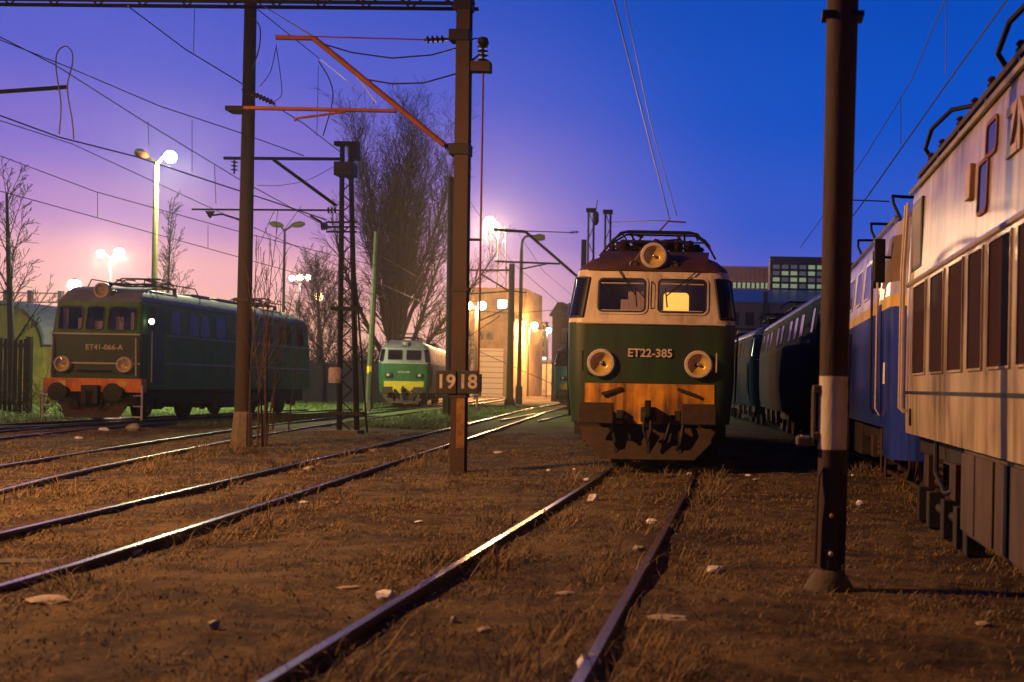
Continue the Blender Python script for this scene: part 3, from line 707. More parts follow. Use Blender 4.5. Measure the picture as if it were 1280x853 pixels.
    MB().box(-1.3, 1.3, .2, length-.2, .55, 1.05).build('underframe', 'grime', root)
    for a, b_, ax in ((.9, 5.0, (1.5, 4.4)), (length-5.0, length-.9, (length-4.4, length-1.5))): bogie(root, a, b_, 1.48, ax)
    MB().box(-1.4, 1.4, 5.6, 8.8, .35, .95).build('battery_box', 'grime', root, False, .03)
    for s in (-1, 1):
        def P(u, z, off=0, s=s): return H.side(u, z, off, s)
        for a, c in ((2.0, 2.7), (3.3, 3.95), (4.15, 4.75), (5.3, 6.05), (7.1, 7.8), (9.5, 10.3), (11.0, 11.6), (11.72, 12.3), (12.9, 13.6)):
            wf = frame_ring(P, a, c, 2.98, 3.76, .05, .03, .02, .01).build('side_window', 'pale_green_paint', root)
            pane(P, a, c, 2.98, 3.76, .03, .008).build('pane', 'window_dark', wf)
        dr = MB().box(*sorted((s*1.503, s*1.525)), .75, 1.45, 1.2, 3.85).build('cab_door', 'dark_green_paint', root)
        MB().tube([(s*1.56, .6, 1.3), (s*1.56, .6, 3.0)], .02, 6).build('handle', 'rim_paint', dr)
        for z in (2.90, 1.95): MB().box(*sorted((s*1.513, s*1.53)), 1.6, length-.15, z-.03, z+.03).build('waist_strip', 'grey_cream_paint', root)
        MB().tube([(s*1.4, .3, 3.97), (s*1.44, 2, 3.97), (s*1.44, length-.4, 3.97)], .03, 6).build('gutter', 'dark_green_paint', root)
    mr_ = MB().box(1.52, 1.72, .42, .48, 3.15, 3.5).build('wing_mirror', 'black_metal', root)
    MB().lathe([(.10, 0), (.09, .02), (.02, .03)], (1.64, .40, 3.32), (0, -1, 0), 14).build('glint_disc', 'mirror_glint', mr_)  # glowing disc imitating a lamp's reflection in the mirror
    for yc in (2.9, length-2.7): pantograph(root, yc, 4.47, 1.9, .98)
    for a, c in ((5.2, 6.6), (7.2, 8.8)): 
        MB().box(-.6, .6, a, c, 4.40, 4.62).build('roof_ventilator', 'roof_grey', root, False, .03)
    for x in (-.95, .95):
        for y0 in (1.1, 9.2): MB().tube([(x, y0, 4.38), (x*.95, y0+.2, 4.76), (x*.95, y0+3.7, 4.76), (x, y0+4.0, 4.38)], .022, 5).build('roof_guard_rail', 'black_metal', root)
    return root
mat('yellow_patch', (.07, .06, .012), (.14, .10, .02), 2.6, .5)
mat('mirror_glint', (1, .85, 1), None, emit=(1, .82, 1), estr=6)  # emission for the imitated lamp reflection on the wing mirror

mloco, MH = loco_round((-1.645, 19.5, RZ), R(1.0), 'green and cream locomotive with three amber headlights at the end of the middle rails', 'ET22-385', 'green_paint', 'cream_paint', 'roof_brown', 'orange_paint', lit=True)
loco_box((-21.35, 36.8, RZ), 0, 'dark green boxy locomotive with three windscreens and orange beam, behind the left pole', 'ET41-066-A')
loco_round((-20.05, 66, RZ), R(10.5), 'bright green locomotive with yellow beam and grey roof beyond the lattice mast', 'ET22-198', 'bright_green_paint', 'grey_cream_paint', 'roof_lilac', 'yellow_paint', 16, 'lens_white', square=True, detail=False)
loco_round((-10.1, 68, RZ), R(2), 'small teal green locomotive far off, half hidden by the cream one', '', 'lit_teal_paint', 'teal_paint', 'roof_grey', 'yellow_paint', 16, 'lens_white', square=True, detail=False)
loco_round((3.05, 24.2, RZ), R(3.6), 'teal locomotive with pale roof edge behind the blue one on the right', '', 'teal_paint', 'teal_paint', 'roof_lilac', 'orange_paint', 16.5, detail=False, group='teal locomotives in the right hand row')
loco_round((1.72, 42.5, RZ), R(6.2), 'farthest teal locomotive at the end of the right hand row', '', 'teal_paint', 'teal_paint', 'roof_lilac', 'orange_paint', 16.5, detail=False, group='teal locomotives in the right hand row')

# ------------------------------------------------------------------ white locomotive on the right (its far end at y = 13.9)
wl = tag(empty('electric_locomotive', (3.47, 13.9, RZ), R(180)), 'dirty white locomotive with dark louvre panels, nearest on the right', 'locomotive')
wprof = [(.95, 1.49, .0), (1.45, 1.50, 0), (2.70, 1.50, .02), (2.78, 1.50, .05), (3.76, 1.47, .18), (3.84, 1.45, .2), (3.98, 1.3, .4), (4.10, 1.05, .7), (4.17, .7, 1.1)]
WH = Hull(wprof, 16.2, [-1.2, 0, 1.2], .2, .02)
WH.skin([.95, 1.2, 1.45]).build('lower_body', 'white_side_paint', wl, True)
WH.skin([1.452, 1.6, 2.0, 2.4, 2.70]).build('middle_body', 'white_side_paint', wl, True)
WH.skin([2.70, 2.78, 3.2, 3.76, 3.84]).build('upper_body', 'white_side_paint', wl, True)
WH.skin([3.84, 3.91, 3.98, 4.10, 4.17], cap=True).build('roof', 'roof_lilac', wl, True)
SX = 1.5      # local +x faces the camera side after the half turn
def wy(Y): return 13.9-Y          # distance from the camera -> local y
def wpx(px): return 13.9-1.97*F/(px-VX)
mat('box_tan', (.055, .034, .022), (.09, .058, .036), 4, .7, stretch=V, bump=.15, dirt=(.02, .012, .008), damt=.85)
mat('moulding_paint', (.62, .55, .45), (.5, .42, .33), 6, .18, coat=.5)
mat('louvre_blade', (.034, .018, .013), (.055, .026, .017), 7, .7)
for a, c in ((13.05, 12.2), (11.85, 11.1), (10.8, 10.12), (9.85, 9.28), (9.02, 8.3), (8.06, 7.4), (7.1, 6.4), (6.1, 5.4), (5.1, 4.4), (3.6, 2.9), (2.5, 1.8)):
    y0, y1 = wy(a), wy(c)
    fr = MB()
    for (u0, u1, z0, z1) in ((y0-.015, y0, 1.66, 2.66), (y1, y1+.015, 1.66, 2.66), (y0-.015, y1+.015, 2.66, 2.68), (y0-.015, y1+.015, 1.64, 1.66)): fr.box(SX, SX+.02, u0, u1, z0, z1)
    fo = fr.build('louvre_panel', 'white_side_paint', wl)
    MB().box(SX+.001, SX+.006, y0, y1, 1.66, 2.66).build('recess', 'grille_dark', fo)
MB().tube([(SX+.004, .3, 2.735), (SX+.004, 16, 2.735)], .028, 8).build('waist_moulding', 'moulding_paint', wl, True)
MB().tube([(SX-.02, .3, 3.86), (SX-.02, 16, 3.86)], .03, 6).build('gutter', 'roof_lilac', wl, True)
MB().box(SX+.0005, SX+.006, .25, 16, 1.42, 1.455).build('seam_strip', 'rubber', wl)
for s in (-1, 1):
    for y in (.22, .42): MB().tube([(s*(SX+.01), y, 1.2), (s*(SX+.07), y, 1.25), (s*(SX+.07), y, 2.9), (s*(SX+.03), y, 3.72)], .022, 7).build('handrail', 'rim_paint', wl, True)
mat('cab_glass_brown', (.12, .07, .025), (.18, .11, .04), 3, .6)
cw = MB().box(SX-.06, SX+.004, .55, 1.30, 2.86, 3.66).build('cab_side_window', 'rubber', wl, False, .01); MB().box(SX-.05, SX+.008, .60, 1.25, 2.90, 3.62).build('pane', 'cab_glass_brown', cw)
MB().box(SX+.001, SX+.012, .62, .72, 1.05, 1.25).build('step_recess', 'rubber', wl)
# narrow engine room windows and the raised lettering
def wwin(Ya, Yb, z0, z1):
    y0, y1 = wy(Ya), wy(Yb)
    def P(u, z, off=0): return WH.side(u, z, off, 1)
    o = frame_ring(P, y0, y1, z0, z1, .035, .04, .02, .005).build('engine_room_window', 'rusty_red', wl); pane(P, y0, y1, z0, z1, .04, .008).build('pane', 'window_sky', o)
mat('window_sky', (.05, .05, .08), None, rough=.08, metal=.2)
wwin(9.55, 9.22, 2.98, 3.38); wwin(9.30, 8.95, 3.42, 3.66)
MB().prism([WH.side(wy(Y), z, .0, 1) for Y, z in ((9.98, 3.15), (9.78, 3.15), (9.78, 3.46), (9.98, 3.46))], (.05, 0, 0)).build('number_plate', 'lettering_brown', wl, False, .01)
Mt = Matrix(((0, 0, 1, SX-.02), (1, 0, 0, wy(7.9)), (0, 1, 0, 3.40), (0, 0, 0, 1)))
text('side_lettering', 'ZNLE', .52, 'lettering_brown', wl, Mt, .03, .012)
# roof edge: walkway, insulators
MB().box(1.30, 1.44, .5, 15.5, 4.00, 4.05).build('roof_walkway', 'rust', wl)
for i in range(30):
    if i % 3 == 0: MB().box(1.32, 1.43, .6+i*.40, .66+i*.40, 3.88, 4.05).build('walkway_bracket', 'grime', wl)
    if i % 2: MB().lathe([(.025, 0), (.045, .02), (.025, .05), (.045, .07), (.02, .10)], (1.40, .75+i*.40+.1*(i % 3), 4.05), (0, 0, 1), 8).build('roof_stud', 'insulator', wl, True)
for yc in (.9, 4.6, 8.0):
    MB().tube([(1.30, yc, 4.10), (1.42, yc+.04, 4.26), (1.40, yc+.35, 4.42), (1.28, yc+.9, 4.50), (.9, yc+1.2, 4.52), (0, yc+1.2, 4.52)], .026, 7).build('pantograph_horn', 'black_metal', wl, True)
    pantograph(wl, yc+.9, 4.12, 1.6, .95)
# running gear
MB().box(-1.3, 1.3, .2, 16, .72, .95).build('underframe', 'grime', wl)
bogie(wl, .5, 3.6, 1.46, (1.15, 2.75), 'rust'); bogie(wl, 12, 15.4, 1.46, (12.8, 14.4), 'rust')
MB().tube([(1.4, 1.9, .9), (1.43, 2.1, .6), (1.4, 2.5, .42), (1.3, 2.9, .5)], .03, 7).build('air_hose', 'black_metal', wl, True)
MB().lathe([(.20, 0), (.22, .05), (.22, .75), (.20, .8)], (1.1, 2.95, .62), (0, 1, 0), 14).build('air_tank', 'rust', wl, True)
bx_ = MB().box(.4, 1.44, wy(10.3), wy(6.6), .16, .93).build('battery_box', 'box_tan', wl, False, .02)
for a, c in ((10.28, 9.72), (9.66, 9.0), (8.9, 8.5), (8.4, 7.7)): MB().box(1.441, 1.465, wy(a), wy(c), .20, .90).build('door_leaf', 'box_tan', bx_, False, .008)
for a in (13.2, 12.5, 11.6, 10.9, 10.4): MB().box(1.22, 1.40, wy(a)-.09, wy(a)+.09, -.06, .34).build('sand_pipe_bracket', 'grime', wl, False, .01)
MB().tube([(1.3, 1.6, .18), (1.3, 9, .16)], .05, 7).build('brake_rod', 'grime', wl)

# ------------------------------------------------------------------ blue locomotive behind it
bl_ = tag(empty('electric_locomotive', (3.47, 14.9, RZ), 0), 'blue locomotive with yellow stripe and lilac upper half behind the white one', 'locomotive')
bprof = [(.66, 1.42, .05), (.93, 1.48, .0), (2.60, 1.50, 0), (2.76, 1.50, .02), (3.70, 1.42, .28), (3.85, 1.36, .36), (4.0, 1.15, .6), (4.1, .8, 1.0)]
BH = Hull(bprof, 8.6, [-1.0, 0, 1.0], .42, .04)
BH.skin([.93, 1.4, 2.0, 2.60]).build('lower_body', 'blue_paint', bl_, True)
BH.skin([2.60, 2.68, 2.76]).build('yellow_stripe', 'yellow_paint', bl_, True)
BH.skin([2.76, 3.2, 3.70, 3.85]).build('upper_body', 'lilac_grey_paint', bl_, True)
BH.skin([3.85, 3.92, 4.0, 4.1], cap=True).build('roof', 'roof_lilac', bl_, True)
for s in (-1, 1):
    MB().prism([BH.corner(s, k/6, .94, .0) for k in range(7)]+[Vector((s*1.47, 1.15, .94)), Vector((s*1.2, 1.15, .94)), Vector((s*1.0, .3, .94))], (0, 0, -.42)).build('corner_skirt', 'blue_paint', bl_)
    cpn = MB()
    for z in (2.95, 3.6):
        for k in (.55, .75, .95): cpn.v.append(BH.corner(s, k, z, .012))
        cpn.v.append(BH.side(1.0, z, .012, s))
    cpn.f = [(0, 1, 5, 4), (1, 2, 6, 5), (2, 3, 7, 6)]; cpn.build('cab_window', 'cab_glass_brown', bl_)
    dr = MB().prism([BH.side(1.3, 1.0, .0, s), BH.side(1.9, 1.0, .0, s), BH.side(1.9, 2.7, .0, s), BH.side(1.3, 2.7, .0, s)], (s*.012, 0, 0)).build('cab_door', 'blue_paint', bl_)
    for y in (1.25, 1.95): MB().tube([(s*1.51, y, 1.1), (s*1.57, y, 1.2), (s*1.57, y, 3.3), (s*1.50, y, 3.5)], .02, 6).build('handrail', 'rim_paint' if y < 1.5 else 'black_metal', bl_, True)
    mm = MB().box(*sorted((s*1.55, s*1.70)), .55, .62, 2.95, 3.55).build('wing_mirror', 'black_metal', bl_, False, .015); MB().tube([(s*1.46, .6, 3.3), (s*1.6, .6, 3.3)], .02, 6).build('arm', 'black_metal', mm)
    m2 = MB().box(*sorted((s*1.50, s*1.62)), 1.45, 1.55, 2.95, 3.5).build('wind_deflector', 'black_metal', bl_, False, .015)
    MB().box(*sorted((s*1.502, s*1.508)), .75, .95, 1.55, 1.85).build('white_notice', 'white_paint', bl_)
    for y in (3.0, 4.4, 5.8):
        def P(u, z, off=0, s=s): return BH.side(u, z, off, s)
        wf = frame_ring(P, y, y+.8, 2.95, 3.5, .04, .05, .015, .01).build('side_window', 'lilac_grey_paint', bl_); pane(P, y, y+.8, 2.95, 3.5, .05, .008).build('pane', 'window_dark', wf)
    MB().tube([(s*1.40, .6, 3.86), (s*1.40, 8, 3.86)], .03, 6).build('gutter', 'roof_lilac', bl_)
    st = MB(); st.tube([(s*1.40, 1.3, .95), (s*1.40, 1.3, .2)], .025, 6); st.tube([(s*1.40, 1.8, .95), (s*1.40, 1.8, .2)], .025, 6)
    for z in (.22, .55): st.box(*sorted((s*1.3, s*1.45)), 1.3, 1.8, z-.015, z+.015)
    st.build('cab_step', 'rust', bl_)
MB().box(-1.3, 1.3, .3, 8.3, .66, .93).build('underframe', 'grime', bl_)
bogie(bl_, .9, 4.6, 1.44, (1.6, 3.4), 'rust'); MB().box(-1.35, 1.35, 5.2, 8, .3, .9).build('battery_box', 'grime', bl_, False, .02)
for s in (-1, 1):
    bf = MB().lathe([(.17, 0), (.17, -.2), (.12, -.22), (.12, -.5)], (s*.875, .1, .95), (0, 1, 0), 14).build('buffer', 'grime', bl_, True); MB().lathe([(.28, 0), (.28, -.04)], (s*.875, -.4, .95), (0, 1, 0), 16).build('buffer_plate', 'grime', bf, True)
pantograph(bl_, 1.9, 4.06, 1.7, .95); pantograph(bl_, 6.6, 4.06, 1.7, .95)
for y in (1.2, 4.0, 6.2): MB().tube([(-1.25, y, 3.9), (-1.36, y+.05, 4.15), (-1.32, y+.5, 4.34), (-1.1, y+.9, 4.40), (-.4, y+1.0, 4.40)], .025, 6).build('roof_loop', 'black_metal', bl_, True)

# ------------------------------------------------------------------ poles and masts
def insul(root, p0, p1, n=5, r=.07, name='insulator'):
    p0, p1 = Vector(p0), Vector(p1); L = (p1-p0).length; prof = [(.02, 0)]
    for k in range(n):
        h = L*(.1+.8*k/n); prof += [(.025, h), (r, h+L*.06), (.03, h+L*.12)]
    prof.append((.02, L)); return MB().lathe(prof, p0, p1-p0, 10).build(name, 'insulator', root, True)
def loc(root, p): return Vector(p)-Vector(root.location)

# left wooden pole with a concrete foot
B = at(302, 561, 24.9); B.z = 0
lp = tag(empty('wooden_pole', B), 'tall reddish brown pole with concrete foot in front of the left locomotive', 'pole')
top = loc(lp, at(314, -30, 24.9))
MB().tube([(0, 0, .1), Vector((0, 0, .9)), top*.5, top], [.175, .165, .145, .125], 10).build('shaft', 'wood_pole', lp, True)
MB().tube([(0, 0, -.1), (0, 0, .3), (.02, 0, .82), (.02, 0, .86)], [.26, .235, .20, .17], 8).build('concrete_foot', 'concrete', lp)
MB().box(-.16, .16, -.17, .17, 3.3, 3.36).build('strap', 'rust', lp)
mk = loc(lp, at(306, 138, 24.9)); MB().box(mk.x-.35, mk.x+.05, -.2, .2, mk.z-.05, mk.z+.05).build('bracket', 'rust', lp)

# centre steel pole carrying the track number sign, the cantilever and the portal beam
B = at(573, 592, 19.5); B.z = 0
cp_ = tag(empty('steel_pole', B), 'rust brown steel pole beside the middle track carrying a number sign', 'pole')
top = loc(cp_, at(581, -4, 19.5))
def cpt(px, py, Y=19.5): return loc(cp_, at(px, py, Y))
def along(z): return Vector((top.x*z/top.z, top.y*z/top.z, z))
HS = [(-.125, -.11), (.125, -.11), (.125, -.09), (.012, -.085), (.012, .085), (.125, .09), (.125, .11), (-.125, .11), (-.125, .09), (-.012, .085), (-.012, -.085), (-.125, -.09)]
sh = MB(); sh.v = [Vector((x, y, -.1)) for x, y in HS]+[top+Vector((x*.92, y, 0)) for x, y in HS]; n_ = len(HS)
sh.f = [(i, (i+1) % n_, n_+(i+1) % n_, n_+i) for i in range(n_)]+[tuple(range(n_)), tuple(range(n_, 2*n_))]
sh.build('shaft', 'steel_pole', cp_)
for z in (along(1).z+.35, 3.2): c = along(z); MB().box(c.x-.145, c.x+.145, -.125, .125, z-.03, z+.03).build('clamp', 'rust', cp_)
bfx = cpt(588, 5); MB().box(along(8.1).x-.17, bfx.x+.05, -.12, .12, 8.05, 8.35).build('head_plate', 'black_metal', cp_, False, .02)
# cantilever arms (rust red tubes) and insulators
a0 = cpt(345, 47); a1 = cpt(392, 48); a2 = cpt(556, 182); a3 = cpt(570, 190)
MB().tube([a0, a1], .045, 8).build('cantilever_tip', 'rusty_red', cp_)
MB().tube([a1, a2], .05, 8).build('cantilever_arm', 'rusty_red', cp_)
insul(cp_, a2, a3+Vector((.02, 0, 0)), 4)
MB().tube([cpt(305, 135), cpt(495, 139)], .035, 8).build('registration_tube', 'rusty_red', cp_)
MB().tube([cpt(368, 151), cpt(372, 148), cpt(432, 140)], .022, 6).build('steady_arm', 'rusty_red', cp_)
MB().tube([cpt(392, 46), cpt(534, 50)], .014, 5).build('tie_wire', 'rusty_red', cp_)
insul(cp_, cpt(530, 50), cpt(560, 49), 4, .075)
MB().tube([cpt(560, 49), cpt(572, 49)], .025, 5).build('eye_bolt', 'black_metal', cp_)
MB().tube([cpt(393, 52), cpt(440, 66), cpt(490, 73), cpt(540, 69), cpt(572, 60)], .014, 5).build('jumper_cable', 'wire', cp_)
MB().tube([cpt(460, 100), cpt(490, 105), cpt(530, 104), cpt(572, 92)], .014, 5).build('jumper_cable', 'wire', cp_)
for px, py in ((575, 46), (575, 188)): c = cpt(px, py); MB().box(c.x-.17, c.x+.19, -.13, .13, c.z-.10, c.z+.10).build('clamp', 'black_metal', cp_, False, .015)
# isolator bracket on the right
c0 = cpt(583, 84); c1 = cpt(614, 84)
MB().box(c0.x, c1.x, -.09, .09, c0.z-.09, c0.z+.09).build('isolator_bracket', 'steel_pole', cp_, False, .01)
MB().tube([cpt(585, 80), cpt(600, 68)], .02, 5).build('bracket_stay', 'rust', cp_)
insul(cp_, cpt(604, 80), cpt(603, 52), 4, .10); MB().lathe([(.06, 0), (.10, .05), (.08, .14), (.03, .16)], cpt(604, 58), (0, 0, 1), 10).build('isolator_head', 'black_metal', cp_, True)
MB().tube([cpt(583, 54), cpt(594, 48), cpt(602, 50)], .014, 5).build('jumper_cable', 'wire', cp_)
rd0 = cpt(604, 92); rd1 = cpt(600, 352)
MB().tube([rd0, rd1, cpt(598, 470)], .018, 6).build('operating_rod', 'rusty_red', cp_)
c = cpt(602, 300); MB().tube([along(c.z), c], .025, 6).build('rod_guide', 'rust', cp_)
# sign 19 | 18
for px, body, dx in ((560.5, '19', 0), (587.5, '18', 0)):
    c = cpt(px, 478); r_ = (c.x-.20, c.x+.20)
    sg = MB().box(c.x-.175, c.x+.175, -.16, -.13, c.z-.20, c.z+.20).build('number_sign', 'sign_black', cp_, False, .008)
    o = text('digits', body, .34, 'sign_white', sg, Matrix.Translation((c.x, -.161, c.z)) @ Matrix.Rotation(R(90), 4, 'X'), .004, .008)
tag(MB().box(cpt(599, 478).x, cpt(602, 478).x, -.15, .02, cpt(599, 490).z, cpt(599, 468).z).build('sign_edge', 'sign_black', cp_))
MB().prism([(along(.5).x-.02, -.112, .45), (along(.5).x+.122, -.112, .45), (along(1.5).x+.121, -.111, 1.5), (along(1.5).x-.02, -.111, 1.5)], (0, -.004, 0)).build('yellow_band', 'faded_yellow', cp_)

# portal beam over the left tracks, from the centre pole to a pole out of frame
Z0 = 8.18
pb = tag(empty('portal_beam', (-4.8, 19.62, Z0)), 'dark lattice portal beam spanning the top left of the picture', 'beam')
for z in (0, .34):
    for y in (-.14, .14): MB().tube([(0, y, z), (-13, y+.3, z)], .035, 4).build('chord', 'black_metal', pb)
lc = MB()
for k in range(32):
    x0, x1 = -k*.4, -(k+1)*.4
    for y in (-.14, .14): lc.tube([(x0, y-x0*.023, 0 if k % 2 else .34), (x1, y-x1*.023, .34 if k % 2 else 0)], .016, 4)
lc.build('lacing', 'black_metal', pb)
pp = tag(empty('steel_pole', (-17.6, 19.9, 0)), 'steel pole carrying the far left end of the portal beam', 'pole')
MB().tube([(0, 0, -.1), (0, 0, 8.6)], [.13, .11], 6).build('shaft', 'steel_pole', pp); MB().tube([(0, 0, -.05), (0, 0, .5)], [.3, .22], 8).build('concrete_foot', 'concrete', pp)

# right pole: brown with a white band, in a concrete foot
B = at(1036, 745, 8.6); B.z = 0
rp = tag(empty('steel_pole', B), 'thick brown pole with white painted band on the right, nearest the camera', 'pole')
top = loc(rp, at(1054, -25, 8.6))
def ral(z): return Vector((top.x*z/top.z, top.y*z/top.z, z))
def rpt(px, py): return loc(rp, at(px, py, 8.6))
def seg(z0, z1, r0, r1, name='shaft', m='brown_pole'):
    mb = MB(); n = 10
    for z, r in ((z0, r0), (z1, r1)):
        c = ral(z)
        for k in range(n): mb.v.append(c+Vector((r*1.06*math.cos(6.2832*k/n+.2), r*.95*math.sin(6.2832*k/n+.2), 0)))
    mb.f = [(i, (i+1) % n, n+(i+1) % n, n+i) for i in range(n)]+[tuple(range(n)), tuple(range(n, 2*n))]
    return mb.build(name, m, rp, True)
seg(.1, 1.12, .092, .106); seg(1.68, top.z, .108, .120); seg(1.12, 1.68, .108, .108, 'white_band', 'old_white_paint')
rp_foot = MB().lathe([(.22, -.1), (.215, .0), (.19, .07), (.14, .15), (.11, .19), (.09, .2)], (0, 0, 0), (0, 0, 1), 14).build('concrete_foot', 'concrete_dark', rp, True)
for s in (-1, 1): MB().tube([(s*.10-.012, -.06, .25), (s*.105, -.085, .75), (s*.10+.005, -.08, .92), (s*.07, -.085, .98), (s*.03, -.08, .985)], .012, 6).build('earthing_bar', 'steel_pole', rp, True)
MB().tube([(.10, -.07, .02), (.11, -.09, .5), (.115, -.085, 1.1), (.13, -.08, 2.0)], .008, 5).build('earthing_cable', 'wire', rp)
for z, c in ((.33, 'bolt_pale'), (.62, 'bolt_orange')): p = ral(z); MB().lathe([(.018, 0), (.018, .02), (.01, .026)], (p.x, -.09, z), (0, -1, 0), 10).build('bolt', c, rp)
for z in (1.58, 1.22): p = ral(z); MB().box(p.x-.16, p.x-.08, -.05, .05, z-.03, z+.03).build('side_bolt', 'concrete', rp, False, .01)
MB().tube([(ral(1.2).x-.15, -.02, 1.22), (ral(1.2).x-.15, -.02, 1.58)], .02, 6).build('side_rod', 'concrete', rp)
MB().box(ral(1.2).x-.28, ral(1.2).x-.16, -.05, .05, 1.14, 1.22).build('side_hook', 'concrete', rp, False, .02)
for z in (1.62, 1.45, 1.2): p = ral(z); MB().box(p.x+.08, p.x+.13, -.04, .04, z-.025, z+.025).build('side_bolt', 'rust', rp, False, .008)
c = rpt(1053, 21); MB().box(c.x-.16, c.x+.16, -.10, .10, c.z-.02, c.z+.02).build('clamp', 'black_metal', rp, False, .005)

# lattice mast in the middle distance
B = at(436, 541, 33); B.z = 0
lm = tag(empty('lattice_mast', B), 'black twin channel catenary mast with transformer box and white canister', 'mast')
def lpt(px, py, Y=33): return loc(lm, at(px, py, Y))
for p0, p1 in ((424, 428), (446, 438)): MB().tube([lpt(p0, 541), lpt(p1, 182)], [.085, .075], 4).build('channel', 'black_metal', lm)
MB().tube([lpt(459, 541), lpt(447, 380), lpt(440, 300)], .03, 4).build('stay', 'black_metal', lm)
lx = MB()
for py in range(215, 530, 26): lx.tube([lpt(426, py), lpt(440, py+13)], .02, 4); lx.tube([lpt(440, py+13), lpt(426, py+26)], .02, 4)
lx.build('lacing', 'black_metal', lm)
for py, e in ((386, .14), (517, .2), (180, .05)): a, b_ = lpt(421, py), lpt(446, py); MB().box(a.x-e, b_.x+e, -.12, .12, a.z-.06, a.z+.06).build('cross_plate', 'black_metal', lm, False, .01)
a, b_ = lpt(420, 221), lpt(444, 204); MB().box(a.x, b_.x, -.25, .25, a.z, b_.z).build('transformer_box', 'box_dark', lm, False, .04)
a, b_ = lpt(438, 200), lpt(448, 180); MB().box(a.x, b_.x, -.2, .2, a.z, b_.z).build('isolator', 'black_metal', lm, False, .03)
a = lpt(421, 479); MB().lathe([(.17, 0), (.19, .05), (.19, .40), (.15, .46)], a-Vector((0, .14, 0)), (0, 0, 1), 14).build('canister', 'canister_white', lm, True)
MB().box(lpt(424, 0).x-.25, lpt(446, 0).x+.35, -.3, .3, -.1, .14).build('concrete_foot', 'concrete', lm, False, .03)
MB().tube([lpt(280, 198), lpt(425, 199)], .05, 6).build('cantilever_beam', 'black_metal', lm)
MB().tube([lpt(342, 200), lpt(420, 257)], .055, 6).build('cantilever_strut', 'black_metal', lm)
MB().tube([lpt(240, 262), lpt(408, 263)], .03, 6).build('registration_tube', 'black_metal', lm); insul(lm, lpt(408, 263), lpt(424, 263), 3, .10)
MB().tube([lpt(388, 270), lpt(402, 278)], .035, 6).build('strain_rod', 'black_metal', lm)
insul(lm, lpt(401, 283), lpt(411, 283), 3, .13)
br = MB()
for py in (278, 284, 290): br.tube([lpt(408, py), lpt(446, py)], .03, 5)
br.build('side_bracket', 'black_metal', lm)
ip = lpt(293, 200); insul(lm, ip, ip-Vector((0, 0, .42)), 3, .12)
MB().prism([lpt(256, 264), lpt(268, 264), lpt(262, 273)], (0, .06, 0)).build('clamp_plate', 'black_metal', lm); MB().tube([lpt(260, 270), lpt(278, 268), lpt(300, 275)], .03, 5).build('steady_arm', 'black_metal', lm)
# cantilever tip reaching in from the left edge
ls = tag(empty('lattice_mast', (-19.6, 24, 0)), 'mast just outside the left edge whose arm reaches into the picture', 'mast')
def l2(px, py): return loc(ls, at(px, py, 24))
MB().tube([(0, 0, 0), (0, 0, 9.5)], [.14, .12], 6).build('shaft', 'black_metal', ls)
MB().tube([l2(-80, 124), l2(0, 115), l2(84, 109)], .045, 6).build('cantilever_beam', 'black_metal', ls)
MB().tube([(0, 0, 6.0), l2(-40, 120)], .045, 6).build('cantilever_strut', 'black_metal', ls)

def simple_pole(px, pyb, pxt, pyt, Y, r, m, label, name='wooden_pole', cat='pole', foot=True, n=8):
    B = at(px, pyb, Y); B.z = 0; o = tag(empty(name, B), label, cat); t_ = loc(o, at(pxt, pyt, Y))
    MB().tube([(0, 0, -.1), t_], [r*1.15, r*.9], n).build('shaft', m, o, True)
    if foot: MB().tube([(0, 0, -.1), (0, 0, .55)], [r*2.0, r*1.5], 8).build('concrete_foot', 'concrete', o)
    return o, t_
o, t_ = simple_pole(561, 520, 564, 222, 50, .16, 'wood_pole', 'wooden pole with grey concrete stub just behind the number sign pole', foot=False)
MB().box(-.28, .34, -.1, .3, -.1, 1.05).build('concrete_stub', 'concrete', o, False, .03)
o, t_ = simple_pole(460, 513, 471, 290, 60, .15, 'green_pole', 'leaning thin pole with yellow band left of the bright green locomotive')
MB().tube([t_*.21, t_*.25], .165, 8).build('yellow_band', 'yellow_paint', o)
o, t_ = simple_pole(637, 504, 640, 330, 78, .22, 'green_pole', 'greenish pole with yellow band and cantilever right of the number sign')
MB().tube([t_*.38, t_*.41], .23, 8).build('yellow_band', 'yellow_paint', o)
def q(px, py, o=o, Y=78): return loc(o, at(px, py, Y))
MB().tube([q(585, 338), q(638, 338)], .07, 6).build('cantilever_beam', 'black_metal', o); MB().tube([q(600, 342), q(636, 364)], .07, 6).build('cantilever_strut', 'black_metal', o)
insul(o, q(632, 338), q(641, 338), 2, .28); MB().tube([q(585, 368), q(640, 364)], .05, 5).build('registration_tube', 'black_metal', o); MB().tube([q(640, 364), q(658, 366)], .04, 5).build('side_arm', 'black_metal', o)
MB().tube([q(598, 402), q(640, 383)], .04, 5).build('stay', 'black_metal', o); MB().tube([q(580, 425), q(625, 395)], .035, 5).build('stay', 'black_metal', o)

# cantilever of the mast behind the cream locomotive
o, t_ = simple_pole(726, 520, 730, 300, 52, .14, 'dark_pole', 'catenary mast hidden behind the cream locomotive with its arm reaching left', 'lattice_mast', 'mast', False)
def q(px, py, o=o, Y=52): return loc(o, at(px, py, Y))
MB().tube([q(617, 287), q(657, 290)], .075, 6).build('cantilever_tip', 'dark_pole', o); MB().tube([q(657, 290), q(724, 348)], .075, 6).build('cantilever_arm', 'dark_pole', o)
MB().tube([q(619, 327), q(700, 330)], .05, 6).build('registration_tube', 'dark_pole', o); MB().tube([q(650, 337), q(684, 330)], .035, 5).build('steady_arm', 'dark_pole', o)
MB().tube([q(657, 289), q(715, 291)], .022, 5).build('tie_wire', 'wire', o); insul(o, q(712, 291), q(724, 290), 3, .10)
